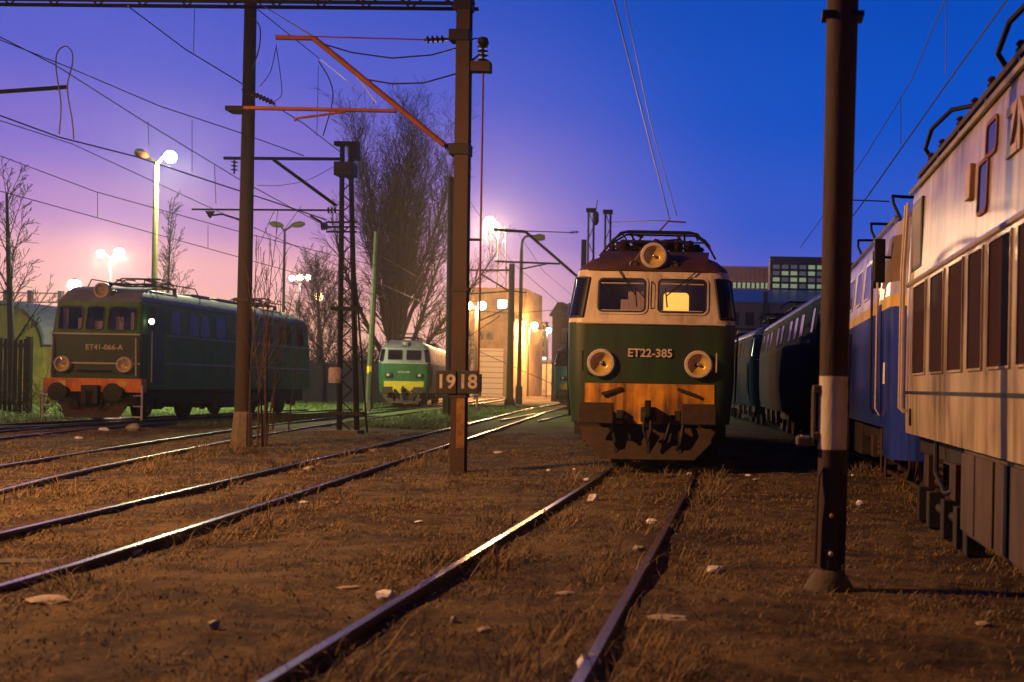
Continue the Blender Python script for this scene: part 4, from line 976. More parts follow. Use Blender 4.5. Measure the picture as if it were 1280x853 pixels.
# twin lattice end masts
for k, (px, lab) in enumerate(((736, 'left one of two slim lattice masts above the cream locomotive roof'), (757, 'right one of two slim lattice masts above the cream locomotive roof'))):
    Y = 48; B = at(px, 520, Y); B.z = 0; o = tag(empty('lattice_mast', B), lab, 'mast', 'twin lattice masts'); T = loc(o, at(px+3, 263+2*k, Y))
    for s in (-1, 1): MB().tube([(s*.15, 0, -.1), T+Vector((s*.11, 0, 0))], .045, 4).build('channel', 'dark_pole', o)
    lx = MB(); nseg = 14
    for i in range(nseg):
        a, b_ = T*(i/nseg), T*((i+1)/nseg); s = 1 if i % 2 else -1; lx.tube([a+Vector((s*.13, 0, 0)), b_-Vector((s*.13, 0, 0))], .018, 4)
    lx.build('lacing', 'dark_pole', o); MB().box(T.x-.2, T.x+.2, -.1, .1, T.z-.1, T.z+.08).build('head_plate', 'dark_pole', o)
    if k == 0: MB().tube([T+Vector((.2, 0, 0)), T+Vector((.26, 0, .45))], .02, 4).build('spike', 'dark_pole', o); MB().lathe([(.05, 0), (.12, .15), (.12, .5), (.05, .6)], T+Vector((.22, -.05, -.65)), (0, 0, 1), 8).build('isolator', 'dark_pole', o)

# ------------------------------------------------------------------ overhead wires
def wire(pts, label, h=None, r=.009, drops=(), Y=None, name='overhead_wire'):
    """pts: pixels; h: metres above the eye (level wire) or Y list of distances"""
    P = [at_h(px, py, h) if Y is None else at(px, py, Y[i]) for i, (px, py) in enumerate(pts)]
    o = empty(name, (P[0].x, P[0].y, 0)); tag(o, label, 'wire')
    MB().tube([loc(o, p) for p in P], [r*(.6+p.y*.030) for p in P], 4).build('strand', 'wire', o)
    for a, b_, hh, h2 in drops:
        A, Bq = at_h(*a, hh), None
        dist = A.y; Bq = at(b_[0], b_[1], dist)
        MB().tube([loc(o, A), loc(o, Bq)], .003+.00016*dist, 4).build('dropper', 'wire', o)
    return o
wire([(765, -10), (800, 130), (838, 278)], 'contact wire rising steeply above the cream locomotive, left strand', 4.0)
wire([(779, -10), (812, 150), (846, 270)], 'fine wire rising steeply above the cream locomotive, right strand', 4.6, .007)
wire([(160, 8), (232, 62), (303, 105)], 'wire running down from the portal beam to the left pole', 5.6, .010, [((242, 66), (243, 12), 5.6, 0)])
wire([(-40, 26), (70, 82), (180, 152), (300, 225), (420, 290), (520, 345)], 'upper left wire crossing behind the looped jumper', 5.3, .009, [((185, 152), (186, 182), 5.3, 0), ((240, 150), (240, 215), 5.3, 0), ((268, 205), (270, 255), 5.3, 0)])
wire([(-40, 34), (85, 84), (200, 133), (300, 166), (380, 195)], 'upper left wire sloping gently to the lattice mast', 5.4, .008)
wire([(-40, 130), (75, 172), (170, 196), (260, 226), (340, 252), (408, 275)], 'thick middle wire passing just below the lit street lamp head', 4.5, .011)
wire([(-40, 138), (90, 180), (250, 254), (400, 322), (560, 392)], 'thin lower middle wire under the street lamp', 4.5, .007)
wire([(-40, 180), (120, 240), (300, 290), (520, 345)], 'long wire above the left horizon lamps', 4.4, .007, [((122, 241), (122, 272), 4.4, 0), ((260, 282), (260, 310), 4.4, 0)])
wire([(-40, 228), (120, 272), (300, 322), (480, 372)], 'lowest long wire above the left locomotive', 3.9, .007)
wire([(302, 112), (330, 122), (346, 134), (380, 155), (425, 190)], 'wire from the left pole to the lattice mast', 5.2, .009)
wire([(310, -4), (392, 46), (430, 75), (470, 128)], 'messenger wire dropping from the beam to the red cantilever', Y=[19.5, 19.6, 25, 33], r=.012)
wire([(322, 12), (400, 74), (432, 100), (455, 120)], 'second messenger wire beside the red cantilever', Y=[19.4, 19.8, 24, 27], r=.008)
wire([(690, 480), (600, 440), (575, 410)], 'low far wire crossing near the lit warehouse', Y=[120, 110, 100], r=.010)
wire([(586, 250), (640, 328), (700, 380), (725, 395)], 'fine wire from the far cantilever down to the locomotive', Y=[50, 52, 58, 62], r=.006)
wire([(648, 292), (680, 340), (718, 372)], 'fine sagging wire beside the far street lamp', Y=[52, 55, 60], r=.005)
wire([(580, 388), (640, 392), (690, 388)], 'level far wire left of the dark building', Y=[80, 80, 85], r=.008)
wire([(1185, -10), (1140, 100), (1085, 190), (1062, 225), (1000, 310)], 'upper contact wire over the right hand row', 5.0, .008, [((1183, 0), (1182, 95), 5.0, 0), ((1126, 120), (1126, 180), 5.0, 0)])
wire([(1266, -10), (1180, 110), (1085, 245), (1040, 305)], 'lower thick contact wire over the right hand row', 4.0, .012)
wire([(1056, 250), (1112, 252)], 'short cross wire behind the right pole', Y=[24, 24], r=.010)
wire([(764, 278), (838, 276)], 'cross span wire between the slim mast and the main wire', Y=[48, 30], r=.010)
# loops of jumper cable
def jumper(pts, Y, label, r=.012):
    P = [at(px, py, Y) for px, py in pts]; o = empty('jumper_cable', (P[0].x, P[0].y, 0)); tag(o, label, 'cable')
    C = curve3([loc(o, p) for p in P]); MB().tube(C, r*(.6+Y*.02), 5).build('strand', 'wire', o); return o
def curve3(P, n=6):
    P = [P[0]*2-P[1]]+list(P)+[P[-1]*2-P[-2]]; out = []
    for i in range(1, len(P)-2):
        for k in range(n):
            t_ = k/n; a, b_, c, d = P[i-1], P[i], P[i+1], P[i+2]; out.append(.5*((2*b_)+(c-a)*t_+(2*a-5*b_+4*c-d)*t_*t_+(3*b_-a-3*c+d)*t_**3))
    out.append(P[-2]); return out
jumper([(74, 168), (76, 130), (70, 85), (72, 65), (82, 58), (90, 66), (90, 82), (84, 110), (90, 150), (92, 174)], 20.6, 'looped jumper cable hanging between the upper left wires')
jumper([(316, 22), (325, 35), (324, 60), (316, 85)], 19.4, 'short curved cable hanging beside the left pole top')
jumper([(398, 76), (412, 100), (416, 125), (404, 170)], 22, 'curved cable hanging below the red cantilever')
jumper([(345, 60), (338, 90), (325, 108)], 22, 'thin cable left of the red cantilever tip', .008)
jumper([(345, 56), (350, 90), (352, 118), (342, 128)], 22, 'thin cable with hook below the red cantilever tip', .008)
jumper([(322, 232), (350, 232), (385, 225), (418, 208)], 33, 'slack cable left of the lattice mast head', .007)
jumper([(398, 82), (397, 130), (396, 170)], 24, 'straight thin cable below the cantilever joint', .006)
for p, Y, lab in (((326, 122), 22, 'wire clamp insulator right of the left pole'), ((75, 40), 20, '')):
    if not lab: continue
    o = tag(empty('wire_insulator', at(*p, Y)), lab, 'insulator'); insul(o, (-.22, 0, .1), (.28, 0, -.12), 6, .06)
# raised pantograph horn above the cream locomotive
MB().tube([loc(mloco, at(826, 290, 21.8)), loc(mloco, at(838, 277, 21.8)), loc(mloco, at(860, 278, 21.8))], .018, 6).build('raised_collector', 'rusty_red', mloco)

# ------------------------------------------------------------------ lamps that are lit in the photograph
def bulb(root, p, r, m, power, c, name='lamp_head', flat=1.0):
    p = Vector(p); h = MB().lathe([(r*.15, r*1.15), (r*.45, r*.98), (r*.5, r*.84)], p, (0, 0, 1), 14).build(name, 'dark_pole', root, True)
    MB().lathe([(r*.3, r*.95), (r*.6, r*.8), (r*.85, r*.53), (r*.98, r*.2), (r*.98, -r*.2), (r*.85, -r*.53), (r*.6, -r*.8), (r*.3, -r*.95), (.01, -r)], p, (0, 0, 1), 18).build('bulb', m, h, True)
    if power: light('lamp_light', p-Vector((0, 0, r*1.5)), power, c, r*.6, root, .5)
def lamp_mast(px, py, Y, heads, m, label, r=.1, pm='dark_pole', lattice=False, group=None, base_z=0):
    T = at(px, py, Y); o = tag(empty('street_lamp', (T.x, T.y, 0)), label, 'street lamp', group)
    if lattice:
        for s in (-1, 1): MB().tube([(s*.9, 0, 0), (s*.45, 0, T.z)], r, 4).build('leg', pm, o)
        lx = MB(); n = 16
        for i in range(n):
            s = 1 if i % 2 else -1; z0, z1 = T.z*i/n, T.z*(i+1)/n; lx.tube([(s*(.9-.45*i/n), 0, z0), (-s*(.9-.45*(i+1)/n), 0, z1)], r*.5, 4)
        lx.build('lacing', pm, o)
    else: MB().tube([(0, 0, 0), (0, 0, T.z)], [r*1.3, r*.8], 8).build('post', pm, o, True)
    for (hx, hy, rr, bm, pw, c) in heads:
        p = loc(o, at(hx, hy, Y)); MB().tube([(0, 0, T.z-.1), (p.x*.6, 0, p.z+rr*.4), (p.x, 0, p.z+rr*.7)], r*.6, 6).build('arm', pm, o, True)
        bulb(o, p, rr, bm, pw, c)
    return o
o = lamp_mast(195.5, 203, 53, [(213, 196, .28, 'bulb_white', 10000, GREENISH)], None, 'tall double street lamp with its right head lit, behind the left locomotive', .13, 'lamp_pole')
light('lamp_light', loc(o, at(213, 201, 53)), 24000, GREENISH, .25, o, 1.0, 142, .5)
p = loc(o, at(180, 194, 53)); MB().tube([(0, 0, p.z-.35), (p.x*.5, 0, p.z-.12), (p.x, 0, p.z)], .06, 6).build('arm', 'lamp_pole', o, True); MB().lathe([(.06, -.3), (.2, -.1), (.24, .2), (.16, .4), (.02, .42)], p, (-.9, 0, .35), 12).build('unlit_lamp_head', 'rusty_red', o, True)
o = lamp_mast(356, 288, 72, [], None, 'unlit twin headed street lamp right of the left pole', .09)
for hx, a in ((346, -1), (372, 1)):
    p = loc(o, at(hx, 281, 72)); MB().tube([(0, 0, p.z-.4), (p.x*.6, 0, p.z-.05), (p.x, 0, p.z+.05)], .06, 6).build('arm', 'dark_pole', o); MB().lathe([(.05, -.45), (.18, -.2), (.2, .2), (.1, .45)], p, (a, 0, .15), 10).build('lamp_head', 'lamp_pole', o, True)
lamp_mast(138, 322, 140, [(126, 317, .45, 'bulb_pink', 26000, PINK), (149, 316, .58, 'bulb_pink', 34000, PINK)], None, 'far floodlight mast with two glowing heads, over the left locomotive', .12)
lamp_mast(93, 359, 120, [(93, 357, .65, 'bulb_pink', 24000, PINK)], None, 'far glowing lamp peeping over the left locomotive roof', .12)
lamp_mast(375, 350, 160, [(365, 348, .38, 'bulb_pink', 5000, PINK), (375, 347, .45, 'bulb_pink', 5000, PINK), (385, 347, .4, 'bulb_pink', 5000, PINK)], None, 'far floodlight mast with three glowing heads left of the poplar', .12)
lamp_mast(398, 374, 150, [(398, 371, .6, 'bulb_warm', 5000, WARM)], None, 'single orange lamp glowing among the bare trees', .1)
lamp_mast(628, 285, 150, [(612, 278, .72, 'bulb_white', 110000, (1, .62, .30))], None, 'tall lattice mast with one brilliant lamp right of the number pole', .10, 'dark_pole', True)
lamp_mast(596, 384, 108, [(585.5, 382, .38, 'bulb_pink', 20000, WARM), (602.5, 382, .42, 'bulb_pink', 20000, WARM)], None, 'twin lamps glowing in front of the warehouse', .14)
lamp_mast(661, 412, 140, [(668, 407, .42, 'bulb_pink', 34000, WARM)], None, 'small pink glowing lamp left of the dark building', .1)
lamp_mast(684, 412, 125, [(686, 413, .28, 'bulb_white', 900, GREENISH)], None, 'tiny pale lamp at the corner of the dark building', .06)
# unlit bent street lamp
T = at(652, 300, 88); o = tag(empty('street_lamp', (T.x, T.y, 0)), 'unlit street lamp with bent arm right of the greenish pole', 'street lamp')
def q(px, py): return loc(o, at(px, py, 88))
MB().tube([(0, 0, 0), q(652, 312)], [.2, .13], 8).build('post', 'green_pole', o, True); MB().tube([q(652, 312), q(653, 301), q(657, 296), q(664, 295), q(670, 296)], .1, 6).build('arm', 'dark_pole', o, True)
MB().lathe([(.05, -.5), (.22, -.3), (.3, .1), (.2, .5), (.02, .55)], q(673, 297), (1, 0, .02), 10).build('lamp_head', 'lamp_pole', o, True); MB().tube([(0, 0, 0), (0, 0, 1.4)], .28, 8).build('base_sleeve', 'green_pole', o)
# yard lamp standing out of frame on the left: the sodium light that falls across the foreground
KL = (-14.5, 9.9, 9.6)
o = tag(empty('street_lamp', (KL[0]-.8, KL[1], 0)), 'yard lamp outside the left edge lighting the foreground', 'street lamp')
MB().tube([(0, 0, 0), (0, 0, KL[2]-.4), (.15, 0, KL[2]+.1), (.5, 0, KL[2]+.25)], [.13, .09, .07, .06], 8).build('post', 'dark_pole', o, True)
bulb(o, (.8, 0, KL[2]), .25, 'bulb_warm', 0, None); light('lamp_light', (.8, 0, KL[2]-.42), 16000, (1, .47, .14), .22, o, .93, 166, .55, (.16, .12, -1))
# its neighbour in the same row, further back
K2 = (-32, 25, 9.6)
o = tag(empty('street_lamp', (K2[0]-.8, K2[1], 0)), 'second yard lamp outside the left edge facing the boxy locomotive', 'street lamp')
MB().tube([(0, 0, 0), (0, 0, K2[2]-.4), (.15, 0, K2[2]+.1), (.5, 0, K2[2]+.25)], [.13, .09, .07, .06], 8).build('post', 'dark_pole', o, True)
bulb(o, (.8, 0, K2[2]), .25, 'bulb_warm', 0, None); light('lamp_light', (.8, 0, K2[2]-.42), 4400, (1, .46, .12), .22, o, .95, 160, .5, (.15, .1, -1))

# ------------------------------------------------------------------ trees
def branch(mb, p, d, L, r, depth, rnd, spec):
    """one limb as a bent tapering tube, then its side shoots"""
    n = spec['seg'][depth]; pts = [p.copy()]; rad = [r]; dd = d.copy()
    for i in range(n):
        dd = (dd+Vector((rnd.gauss(0, 1), rnd.gauss(0, 1), rnd.gauss(0, 1)))*spec['wob'][depth]+Vector((0, 0, spec['up'][depth]))).normalized()
        p = p+dd*(L/n); pts.append(p.copy()); rad.append(max(r*(1-(i+1)/n*.88), spec['rmin']))
    mb.tube(pts, rad, spec['sides'][depth], False)
    if depth+1 >= len(spec['seg']): return
    k = spec['kids'][depth]; k = int(k*L/spec['len0'][depth]+.5)
    for j in range(k):
        f = spec['from'][depth]+(1-spec['from'][depth])*(j+rnd.random())/k; i = min(int(f*n), n-1); t_ = f*n-i
        q_ = pts[i].lerp(pts[i+1], t_); base = (pts[i+1]-pts[i]).normalized(); rr = rad[i]*(1-t_)+rad[i+1]*t_
        ang = rnd.uniform(*spec['ang'][depth]); az = rnd.uniform(0, 6.283)
        sx = base.cross(Vector((.3, .2, 1) if abs(base.z) < .95 else (1, 0, 0))).normalized(); sy = base.cross(sx)
        nd = base*math.cos(ang)+(sx*math.cos(az)+sy*math.sin(az))*math.sin(ang)
        branch(mb, q_, nd, L*rnd.uniform(*spec['rat'][depth])*(1.15-spec.get('tip', .55)*f), min(rr*.7, r*spec['rr'][depth]), depth+1, rnd, spec)
def tree(name, base, label, seed, trunk, limbs, spec, group=None, bark='bark', twig='twig'):
    rnd = random.Random(seed); o = tag(empty(name, base), label, 'tree', group); h, r0, lean = trunk
    tp = [Vector((0, 0, -.2)), Vector((lean*.3, 0, h*.35)), Vector((lean*.7, 0, h*.7)), Vector((lean, 0, h))]; MB().tube(tp, [r0*1.25, r0, r0*.7, r0*.35], 9).build('trunk', bark, o, True)
    mb = MB()
    for j in range(limbs[0]):
        f = limbs[1]+(1-limbs[1])*(j+rnd.random()*.8)/limbs[0]; p = Vector((lean*f, 0, h*f)); az = j*2.4+rnd.uniform(-.4, .4); a = rnd.uniform(*limbs[2])*(1.1-.75*f)
        branch(mb, p, Vector((math.sin(a)*math.cos(az), math.sin(a)*math.sin(az), math.cos(a))), limbs[3]*rnd.uniform(.75, 1.1)*(1.12-limbs[5]*f), r0*limbs[4]*(1.2-.8*f), 0, rnd, spec)
    mb.build('crown', twig, o); return o
poplar = dict(tip=.25, seg=(7, 4, 3, 2), wob=(.05, .06, .09, .12), up=(.05, .10, .05, .02), sides=(5, 3, 3, 3), kids=(17, 5, 3), len0=(10, 2.2, 1.0), **{'from': (.25, .1, .1)}, ang=((.3, .65), (.35, .75), (.35, .8)), rat=((.12, .26), (.32, .5), (.35, .6)), rr=(.34, .45, .5), rmin=.012)
tree('poplar_tree', at(492, 494, 92), 'huge bare many stemmed poplar behind the bright green locomotive', 11, (8, .75, .2), (30, .06, (.05, .72), 13.4, .34, .0), poplar)
loose = dict(seg=(6, 4, 3), wob=(.06, .09, .12), up=(.05, .06, .04), sides=(4, 3, 3), kids=(14, 8), len0=(4, 1.6), **{'from': (.15, .1)}, ang=((.4, .85), (.4, .9)), rat=((.28, .5), (.35, .6)), rr=(.45, .5), rmin=.012)
tree('bare_tree', at(16, 500, 46), 'slender bare tree at the left edge beside the slatted fence', 21, (8.5, .13, -.4), (13, .25, (.35, .8), 3.0, .35, .45), loose)
tree('bare_tree', at(404, 492, 118), 'bare spreading tree behind the lattice mast', 22, (11, .25, -.8), (16, .2, (.4, 1.0), 6.5, .35, .4), dict(loose, rmin=.02))
tree('bare_tree', at(585, 492, 130), 'small bare tree just left of the warehouse lamps', 23, (6, .14, .2), (10, .25, (.3, .8), 3, .35, .4), dict(loose, rmin=.022))
tree('bare_tree', at(205, 490, 62), 'thin bare tree behind the left locomotive roof', 24, (9, .09, .2), (9, .3, (.2, .5), 3.0, .35, .4), dict(loose, rmin=.014))
tree('bare_tree', at(560, 492, 105), 'bare tree between the poplar and the number pole', 25, (8, .16, .3), (10, .2, (.3, .7), 4, .35, .4), dict(loose, rmin=.02))
shoot = dict(seg=(5, 3), wob=(.05, .12), up=(.06, .05), sides=(4, 3), kids=(7,), len0=(3,), **{'from': (.35,)}, ang=((.25, .6),), rat=((.18, .35),), rr=(.45,), rmin=.007)
for px, pyb, Y, hh, lab, sd in ((318, 562, 24.5, 4.6, 'tall leafless sapling shoots right of the left pole foot', 31), (327, 560, 25.2, 5.0, 'leafless sapling leaning right of the left pole', 32), (300, 545, 30, 5.2, 'thin sapling rising left of the left pole', 33), (348, 535, 34, 5.5, 'thin sapling in front of the left locomotive rear', 34)):
    b0 = at(px, pyb, Y); b0.z = 0; rnd = random.Random(sd); o = tag(empty('sapling', b0), lab, 'sapling', 'saplings round the left pole'); mb = MB()
    for k in range(3 if sd < 33 else 2): branch(mb, Vector((rnd.gauss(0, .12), rnd.gauss(0, .12), -.05)), Vector((rnd.gauss(.03, .05), rnd.gauss(0, .05), 1)).normalized(), hh*rnd.uniform(.6, 1.05), .028, 0, rnd, shoot)
    mb.build('stems', 'sapling_bark', o)
# scrub along the back of the yard (a mass of bare twigs)
rnd = random.Random(41); mb = MB()
scr = dict(seg=(4, 3), wob=(.12, .2), up=(.04, .03), sides=(3, 3), kids=(9,), len0=(2.5,), **{'from': (.1,)}, ang=((.3, .9),), rat=((.3, .6),), rr=(.5,), rmin=.016)
for i in range(620):
    x = rnd.uniform(-75, -27); y = rnd.uniform(84, 100)
    for k in range(2): branch(mb, Vector((x, y, 0)), Vector((rnd.gauss(0, .3), rnd.gauss(0, .3), 1)).normalized(), rnd.uniform(2, 5), .05, 0, rnd, scr)
tag(mb.build('bare_scrub', 'twig'), 'dark mass of bare scrub behind the locomotives on the left', 'scrub', kind='stuff')
rnd = random.Random(42); mb = MB()
for i in range(150):
    x = rnd.uniform(-36, -21.5); y = rnd.uniform(36, 46)
    if x > -23.6: continue
    branch(mb, Vector((x, y, 0)), Vector((rnd.gauss(0, .3), rnd.gauss(0, .3), 1)).normalized(), rnd.uniform(.6, 2.0), .02, 0, rnd, dict(scr, rmin=.008, len0=(1.2,)))
tag(mb.build('bare_brush', 'twig'), 'low dark brush left of the boxy locomotive', 'scrub', kind='stuff')

# ------------------------------------------------------------------ buildings and fences
# long dark wall at the back of the yard
def board_fence(x0, x1, y, h, label, m='dark_wall', wdt=.9):
    o = tag(empty('board_fence', ((x0+x1)/2, y, 0)), label, 'fence'); n = int((x1-x0)/wdt); me = MB().box(-wdt/2+.02, wdt/2-.02, -.05, .05, 0, h).mesh('panel', m)
    for i in range(n): share('panel', me, o, (x0+(i+.5)*wdt-(x0+x1)/2, random.uniform(-.02, .02), random.uniform(-.08, 0)))
    MB().box(x0-(x0+x1)/2, x1-(x0+x1)/2, .06, .14, h*.3, h*.36).build('rail', m, o)
board_fence(-78, -23, 83, 2.9, 'long dark panel fence behind the left locomotive and poplar', 'dark_wall', 2.4)
# slatted gate at the left edge
g0 = at(-22, 505, 44); sg = tag(empty('slatted_gate', (g0.x, 44, 0)), 'dark slatted timber gate at the left edge below the vaulted shed', 'gate'); gw = at(34, 505, 44).x-g0.x; gh = at(20, 424, 44).z
me = MB().box(-.07, .07, -.02, .02, .15, gh).mesh('slat', 'grime')
for k in range(9): share('slat', me, sg, (.1+k*gw/9, 0, random.uniform(-.05, .05)))
for z in (.5, gh-.25): MB().box(0, gw, .025, .08, z-.08, z+.08).build('crossbar', 'grime', sg)
for x in (-.05, gw+.05): MB().box(x-.09, x+.09, -.09, .09, -.1, gh+.1).build('post', 'grime', sg)
# vaulted shed
c0 = at(4, 470, 66); vs = tag(empty('vaulted_shed', (c0.x, 66, 0)), 'barrel vaulted shed glowing yellow green at the left edge', 'building'); rad_ = 2.35; wz = at(2, 418, 66).z-.6; crown = at(2, 381, 66).z-wz
arc = [(rad_*math.cos(R(a)), crown*math.sin(R(a))) for a in range(0, 181, 12)]
MB().prism([(rad_, 0, -.1)]+[(x, 0, wz+z) for x, z in arc]+[(-rad_, 0, -.1)], (0, .3, 0)).build('gable_wall', 'vault_wall', vs)
mb = MB()
for (xa, za), (xb, zb) in zip(arc, arc[1:]): mb.prism([(xa*1.03, -.25, wz+za*1.03), (xb*1.03, -.25, wz+zb*1.03), (xb*1.09, -.25, wz+zb*1.09+.04), (xa*1.09, -.25, wz+za*1.09+.04)], (0, 22, 0))
mb.build('roof', 'vault_roof', vs); MB().box(rad_-.3, rad_-.01, .3, 21, -.1, wz).build('side_wall', 'vault_wall', vs)
MB().box(-1.1, .9, -.06, -.005, -.1, 1.9).build('gate_leaf', 'dark_wall', vs)
# pipe bridge
pbz = at(30, 372, 110).z; pa, pb_ = at(-30, 372, 110), at(78, 372, 110); br_ = tag(empty('pipe_bridge', (pa.x, 110, 0)), 'thin far lattice pipe bridge behind the vaulted shed', 'bridge'); W_ = pb_.x-pa.x
for z in (pbz-.45, pbz+.45): MB().box(0, W_, -.07, .07, z-.05, z+.05).build('chord', 'dark_pole', br_)
lx = MB(); n = 12
for k in range(n): lx.tube([(W_*k/n, 0, pbz-.45), (W_*(k+1)/n, 0, pbz+.45)], .04, 4)
lx.build('lacing', 'dark_pole', br_)
for px in (8, 38, 76): x = at(px, 372, 110).x-pa.x; MB().box(x-.2, x+.2, -.2, .2, 0, pbz+.7).build('pier', 'dark_pole', br_)
# lit warehouse
Y = 135; L_, R_ = at(556, 480, Y), at(640, 480, Y); wh = tag(empty('warehouse', (R_.x, Y, 0)), 'tall pale warehouse lit orange by lamps in front', 'building'); Wd = R_.x-L_.x; Ht = at(610, 402, Y).z
MB().box(-Wd, 0, 0, 20, -.1, Ht).build('wall', 'pale_wall', wh)
tx = at(624, 400, Y).x-R_.x
MB().box(-Wd, .2, 6, 18, Ht, at(620, 360, Y+6).z).build('upper_storey', 'pale_wall', wh); MB().box(-Wd-.2, .3, -.3, 6.0, Ht, Ht+.4).build('cornice', 'brick_wall', wh)
def wq(px, py): return loc(wh, at(px, py, Y))
a, b_ = wq(598, 478), wq(630, 436); MB().box(a.x, b_.x, -.08, -.01, 0, b_.z).build('gate', 'white_paint', wh)
gl = MB()
for k in range(9): z = b_.z*(k+.5)/9; gl.box(a.x, b_.x, -.12, -.08, z-.04, z+.04)
gl.build('gate_rib', 'pale_wall', wh)
a, b_ = wq(576, 478), wq(592, 436); MB().box(a.x, b_.x, -.08, -.01, 0, b_.z).build('gate', 'white_paint', wh)
for px in (632, 594): a = wq(px, 470); MB().box(a.x-.25, a.x+.25, -.3, 0, 0, Ht).build('pilaster', 'brick_wall', wh)
Z6 = at(628, 381, Y+5.9); a = loc(wh, at(622, 386, Y+5.9)); b_ = loc(wh, at(634, 375, Y+5.9)); wo = MB().box(a.x-.1, b_.x+.1, a.y, a.y+.08, a.z-.1, b_.z+.1).build('window', 'dark_frame', wh); MB().box(a.x, b_.x, a.y-.03, a.y, a.z, b_.z).build('pane', 'window_lit_blue', wo)
for px in (583, 600, 612):
    a = wq(px, 425); fo = MB().box(a.x-.45, a.x+.45, -.06, -.01, a.z, a.z+1.0).build('window', 'dark_frame', wh); MB().box(a.x-.38, a.x+.38, -.08, -.06, a.z+.07, a.z+.93).build('pane', 'window_dark', fo)
# low building far off
Y = 165; a0, b0 = at(655, 480, Y), at(700, 480, Y); lb = tag(empty('low_building', (a0.x, Y, 0)), 'low pinkish building with small windows right of the warehouse', 'building'); lz = at(670, 453, Y).z
MB().box(0, b0.x-a0.x, 0, 10, -.1, lz).build('wall', 'pale_wall', lb); MB().box(-.2, b0.x-a0.x+.2, -.2, 10.2, lz, lz+.35).build('roof', 'dark_wall', lb)
for px in (665, 669.5, 674.5):
    a = loc(lb, at(px, 466, Y)); fo = MB().box(a.x-.22, a.x+.22, -.05, -.005, a.z, a.z+.95).build('window', 'dark_frame', lb); MB().box(a.x-.17, a.x+.17, -.07, -.05, a.z+.06, a.z+.89).build('pane', 'window_dark', fo)
for px, w_ in ((671, .5), (680, .4)): a = loc(lb, at(px, 450, Y)); s_ = MB().box(a.x-w_, a.x+w_, -.25, -.1, lz+.4, lz+.75).build('roof_light', 'window_lit_blue', lb)
tw = tag(empty('tower_block', at(674, 480, 230)), 'hazy reddish tower far behind the low building', 'building'); tw.location.z = 0; tz = at(674, 402, 230).z
MB().box(-1.6, 1.2, 0, 3, -.1, tz).build('wall', 'brick_wall', tw); 
for i in range(6):
    for x in (-1.1, -.2, .7): MB().box(x-.2, x+.2, -.06, -.005, tz-1.6-i*1.8, tz-.6-i*1.8).build('window', 'window_dark', tw)
# dark brick building with blue roof light
Y = 104; a0 = at(689, 480, Y); db = tag(empty('brick_building', (a0.x, Y, 0)), 'dark brick building with blue roof behind the teal locomotive', 'building'); dz = at(690, 395, Y).z; pk = at(700, 378, Y).z
MB().box(0, 9, 0, 16, -.1, dz).build('wall', 'dark_wall', db); MB().prism([(-.3, -.2, dz), (.5, -.2, pk), (1.0, -.2, pk), (.9, -.2, dz)], (0, 16.4, 0)).build('parapet', 'dark_wall', db)
MB().prism([(.95, 0, dz+.02), (9, 0, dz+.02), (9, 3.2, pk+.2), (.95, 3.2, pk+.2)], (0, .12, 0)).build('roof', 'blue_roof', db)
for k in range(3):
    fo = MB().box(.8+k*1.6, 1.9+k*1.6, -.06, -.005, dz-2.6, dz-1.0).build('window', 'dark_frame', db); MB().box(.9+k*1.6, 1.8+k*1.6, -.08, -.06, dz-2.5, dz-1.1).build('pane', 'window_dark', fo)
# glazed hall and office block on the right
Y = 120; a0 = at(960, 480, Y); ob = tag(empty('office_block', (a0.x, Y, 0)), 'dark office block with rows of lit panes above the right hand row', 'building'); oz = at(990, 321, Y).z; x1 = at(1062, 320, Y).x-a0.x
MB().box(0, x1, 0, 14, -.1, oz).build('wall', 'dark_frame', ob)
ncol, nrow = 7, 4; z_lo = at(990, 362, Y).z; z_hi = at(990, 330, Y).z; MP = {}
rr_ = random.Random(5)
for i in range(ncol+6):
    for j in range(nrow):
        cw_ = x1/(ncol+2); px0 = .25+i*cw_
        if px0+cw_ > x1: continue
        z0 = z_lo+(z_hi-z_lo)*j/nrow; z1 = z_lo+(z_hi-z_lo)*(j+1)/nrow; m_ = rr_.choice(['window_lit_green']*(3 if j < 2 else 1)+['window_lit_dim']*(1 if j < 1 else 2))
        fo = MB().box(px0, px0+cw_*.9, -.10, -.01, z0+.06, z1-.06).build('window', 'dark_frame', ob); MB().box(px0+.07, px0+cw_*.9-.07, -.13, -.10, z0+.13, z1-.13).build('pane', m_, fo)
Y = 132; a0 = at(890, 480, Y); gh_ = tag(empty('glazed_hall', (a0.x, Y, 0)), 'purple grey hall with a lit window band left of the office block', 'building'); gz = at(930, 333, Y).z; x1 = at(962, 333, Y).x-a0.x
MB().box(0, x1+3, 0, 14, -.1, gz).build('wall', 'grey_facade', gh_)
for i in range(12):
    x0 = x1*i/12
    fo = MB().box(x0+.05, x0+x1/12-.05, -.10, -.01, at(930, 361, Y).z, at(930, 353, Y).z).build('window', 'dark_frame', gh_); MB().box(x0+.1, x0+x1/12-.1, -.13, -.10, at(930, 360.5, Y).z, at(930, 353.5, Y).z).build('pane', 'window_lit_green', fo)
    for py in (336, 341, 346): MB().box(x0+.08, x0+x1/12-.08, -.06, -.01, at(930, py+4, Y).z, at(930, py, Y).z).build('panel', 'grey_facade', gh_)
Y = 112; a0 = at(880, 480, Y); hs = tag(empty('blue_roofed_shed', (a0.x, Y, 0)), 'long shed with bright blue roof and dull pink wall on the right', 'building'); x1 = at(1062, 480, Y).x-a0.x; hz = at(940, 377, Y).z
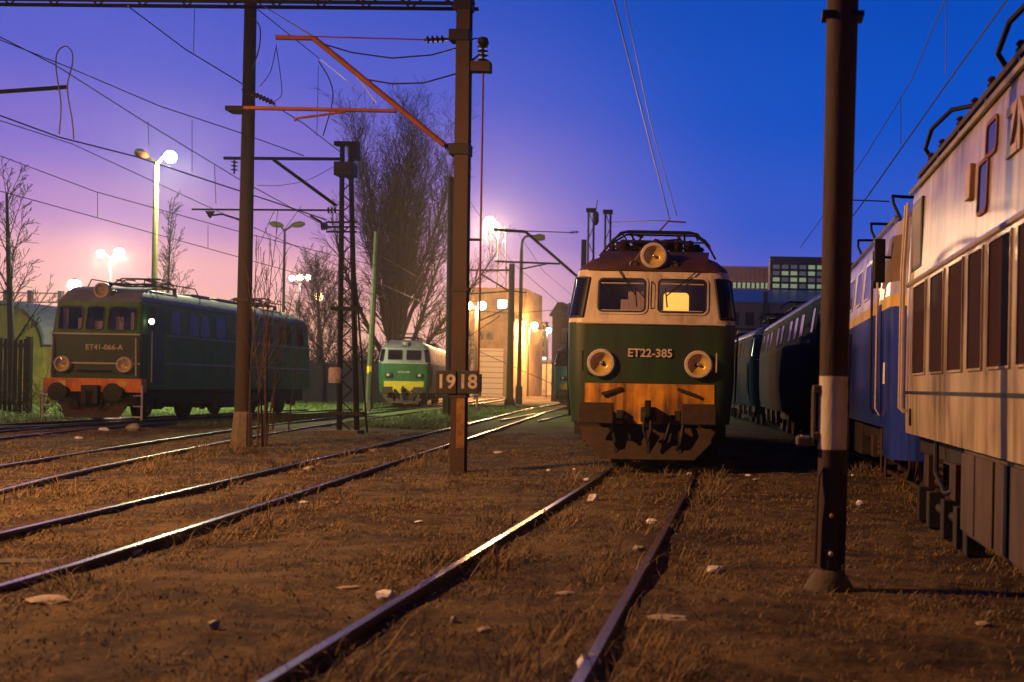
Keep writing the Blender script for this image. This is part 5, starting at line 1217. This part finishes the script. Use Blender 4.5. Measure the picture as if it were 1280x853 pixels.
MB().box(0, x1, 0, 7, -.1, hz).build('wall', 'pink_wall', hs); MB().prism([(-.2, -.4, hz), (-.2, 7, at(940, 362, Y+7).z), (-.2, 7, at(940, 362, Y+7).z-.2), (-.2, -.4, hz-.2)], (x1+.4, 0, 0)).build('roof', 'blue_roof', hs)
for i in range(10):
    fo = MB().box(1+i*1.5, 1.9+i*1.5, -.06, -.005, hz-2.4, hz-1.1).build('window', 'dark_frame', hs); MB().box(1.07+i*1.5, 1.83+i*1.5, -.08, -.06, hz-2.33, hz-1.17).build('pane', 'window_dark', fo)
MB().box(at(952, 480, Y).x-a0.x, at(958, 480, Y).x-a0.x, -.5, 0, 0, hz+1).build('chimney_stack', 'dark_wall', hs)

# ------------------------------------------------------------------ litter and stones
def scrap(px, py, size, label, m='paper', flat=.35, seed=0, name='litter_paper', cat='litter'):
    x, y = px-VX, py-VY; b_ = -x*math.sin(ROLL)+y*math.cos(ROLL); Y = CZ*F/b_; p = at(px, py, Y); p.z = hgt(p.x, p.y)
    rnd = random.Random(seed or int(px*7+py)); mb = MB(); n, k = 9, 5
    import bmesh
    bm = bmesh.new(); bmesh.ops.create_icosphere(bm, subdivisions=2, radius=1)
    sx, sy, sz = size*rnd.uniform(.8, 1.2), size*rnd.uniform(.6, 1.0), size*flat
    for v in bm.verts:
        c = v.co.copy(); f = 1+.42*noise.noise(c*1.7+Vector((seed, px, py)))+.22*noise.noise(c*4.5+Vector((px, seed, 1)))
        v.co = Vector((c.x*sx*f, c.y*sy*f, c.z*sz*f+sz*.55))
    me = bpy.data.meshes.new(name); bm.to_mesh(me); bm.free(); me.materials.append(MATS[m])
    o = bpy.data.objects.new(name, me); col.objects.link(o); o.location = p; o.rotation_euler = (0, 0, rnd.uniform(0, 6)); return tag(o, label, cat, 'litter on the yard ground')
for px, py, s_, lab, m_, fl in (
    (483, 757, .075, 'crumpled white paper against the left rail of the middle track', 'paper', .6), (436, 744, .09, 'flat torn paper left of the crumpled white paper', 'paper_dirty', .12),
    (893, 720, .085, 'white plastic scrap on the ground right of the middle track', 'paper', .4), (835, 790, .13, 'flat dirty sheet in front of the white plastic scrap', 'paper_dirty', .12),
    (741, 632, .09, 'pale lump between the rails near the locomotive', 'paper', .6), (735, 848, .075, 'white lump at the bottom edge on the right rail', 'paper', .7),
    (733, 606, .06, 'small white scrap just inside the left rail', 'paper', .4), (815, 661, .07, 'white scrap against the inside of the right rail', 'paper', .5), (798, 697, .055, 'pale stone lower down inside the right rail', 'stone', .6),
    (1075, 637, .055, 'white ball of paper right of the white banded pole', 'paper', .8), (1066, 602, .04, 'tiny white scrap behind the white banded pole', 'paper', .5), (1230, 790, .06, 'small ochre scrap in the lower right', 'paper_dirty', .3),
    (162, 698, .10, 'pale scrap beside the near left rail', 'paper', .3), (60, 770, .15, 'long flattened rag in the lower left ground', 'paper_dirty', .15), (523, 656, .05, 'tiny white scrap in the middle of the yard', 'paper', .3), (380, 634, .06, 'pale scrap beside the rail left of centre', 'paper', .3),
    (622, 572, .10, 'white scrap right of the centre pole foot', 'paper', .3), (468, 567, .10, 'pale scrap between the near left rails', 'paper_dirty', .4), (386, 592, .10, 'brownish stone between the near left rails', 'stone', .5),
    (98, 552, .12, 'white litter before the boxy locomotive, left scrap', 'paper', .3), (130, 542, .14, 'white litter before the boxy locomotive, right scrap', 'paper', .4), (48, 548, .12, 'pale litter at the far left before the boxy locomotive', 'paper_dirty', .3),
    (167, 541, .17, 'yellowish round stone before the boxy locomotive', 'stone', .8), (686, 590, .06, 'two pale pebbles left of the locomotive, near one', 'paper', .4), (718, 590, .05, 'pale pebble beside the left rail end', 'paper', .5),
    (935, 600, .07, 'small pale scrap right of the locomotive', 'paper', .3), (945, 607, .10, 'flat grey scrap on the ground right of the locomotive', 'paper_dirty', .2), (862, 598, .07, 'white scrap by the right rail under the locomotive', 'paper', .4),
    (605, 800, .06, 'pale scrap between the rails near the bottom', 'paper_dirty', .4), (706, 751, .07, 'dull scrap between the rails of the middle track', 'paper_dirty', .2), (567, 788, .035, 'small pale pebble between the rails at the bottom', 'stone', .8), (266, 800, .045, 'small ochre pebble in the lower left ground', 'stone', .8)):
    scrap(px, py, s_, lab, m_, fl)
# point machine box and small signal by the far tracks
B = at(596, 512, 58); B.z = 0; sgn = tag(empty('shunting_signal', B), 'small pinkish shunting signal right of the number sign pole', 'signal')
MB().box(-.12, .12, -.1, .1, 0, .35).build('base', 'concrete', sgn); MB().tube([(0, 0, .3), (0, 0, 1.1)], .06, 8).build('post', 'paper_dirty', sgn); MB().box(-.2, .2, -.12, .12, .9, 1.5).build('signal_head', 'paper_dirty', sgn, False, .05); MB().lathe([(.1, 0), (.1, .05), (.08, .06)], (0, -.12, 1.2), (0, -1, 0), 12).build('lens', 'window_dark', sgn)

# ------------------------------------------------------------------ haze
hz_ = MB().box(-330, 330, -70, 630, -1.2, 30).build('haze', 'wire')
hm = bpy.data.materials.new('haze'); hm.use_nodes = True; hn = hm.node_tree; hn.nodes.remove(hn.nodes['Principled BSDF'])
pv = hn.nodes.new('ShaderNodeVolumePrincipled'); pv.inputs['Color'].default_value = (.95, .93, .95, 1); pv.inputs['Density'].default_value = .00036; pv.inputs['Anisotropy'].default_value = .85
hn.links.new(pv.outputs[0], hn.nodes['Material Output'].inputs['Volume']); hz_.data.materials[0] = hm
tag(hz_, 'thin evening haze round the lamps', 'haze', kind='stuff')
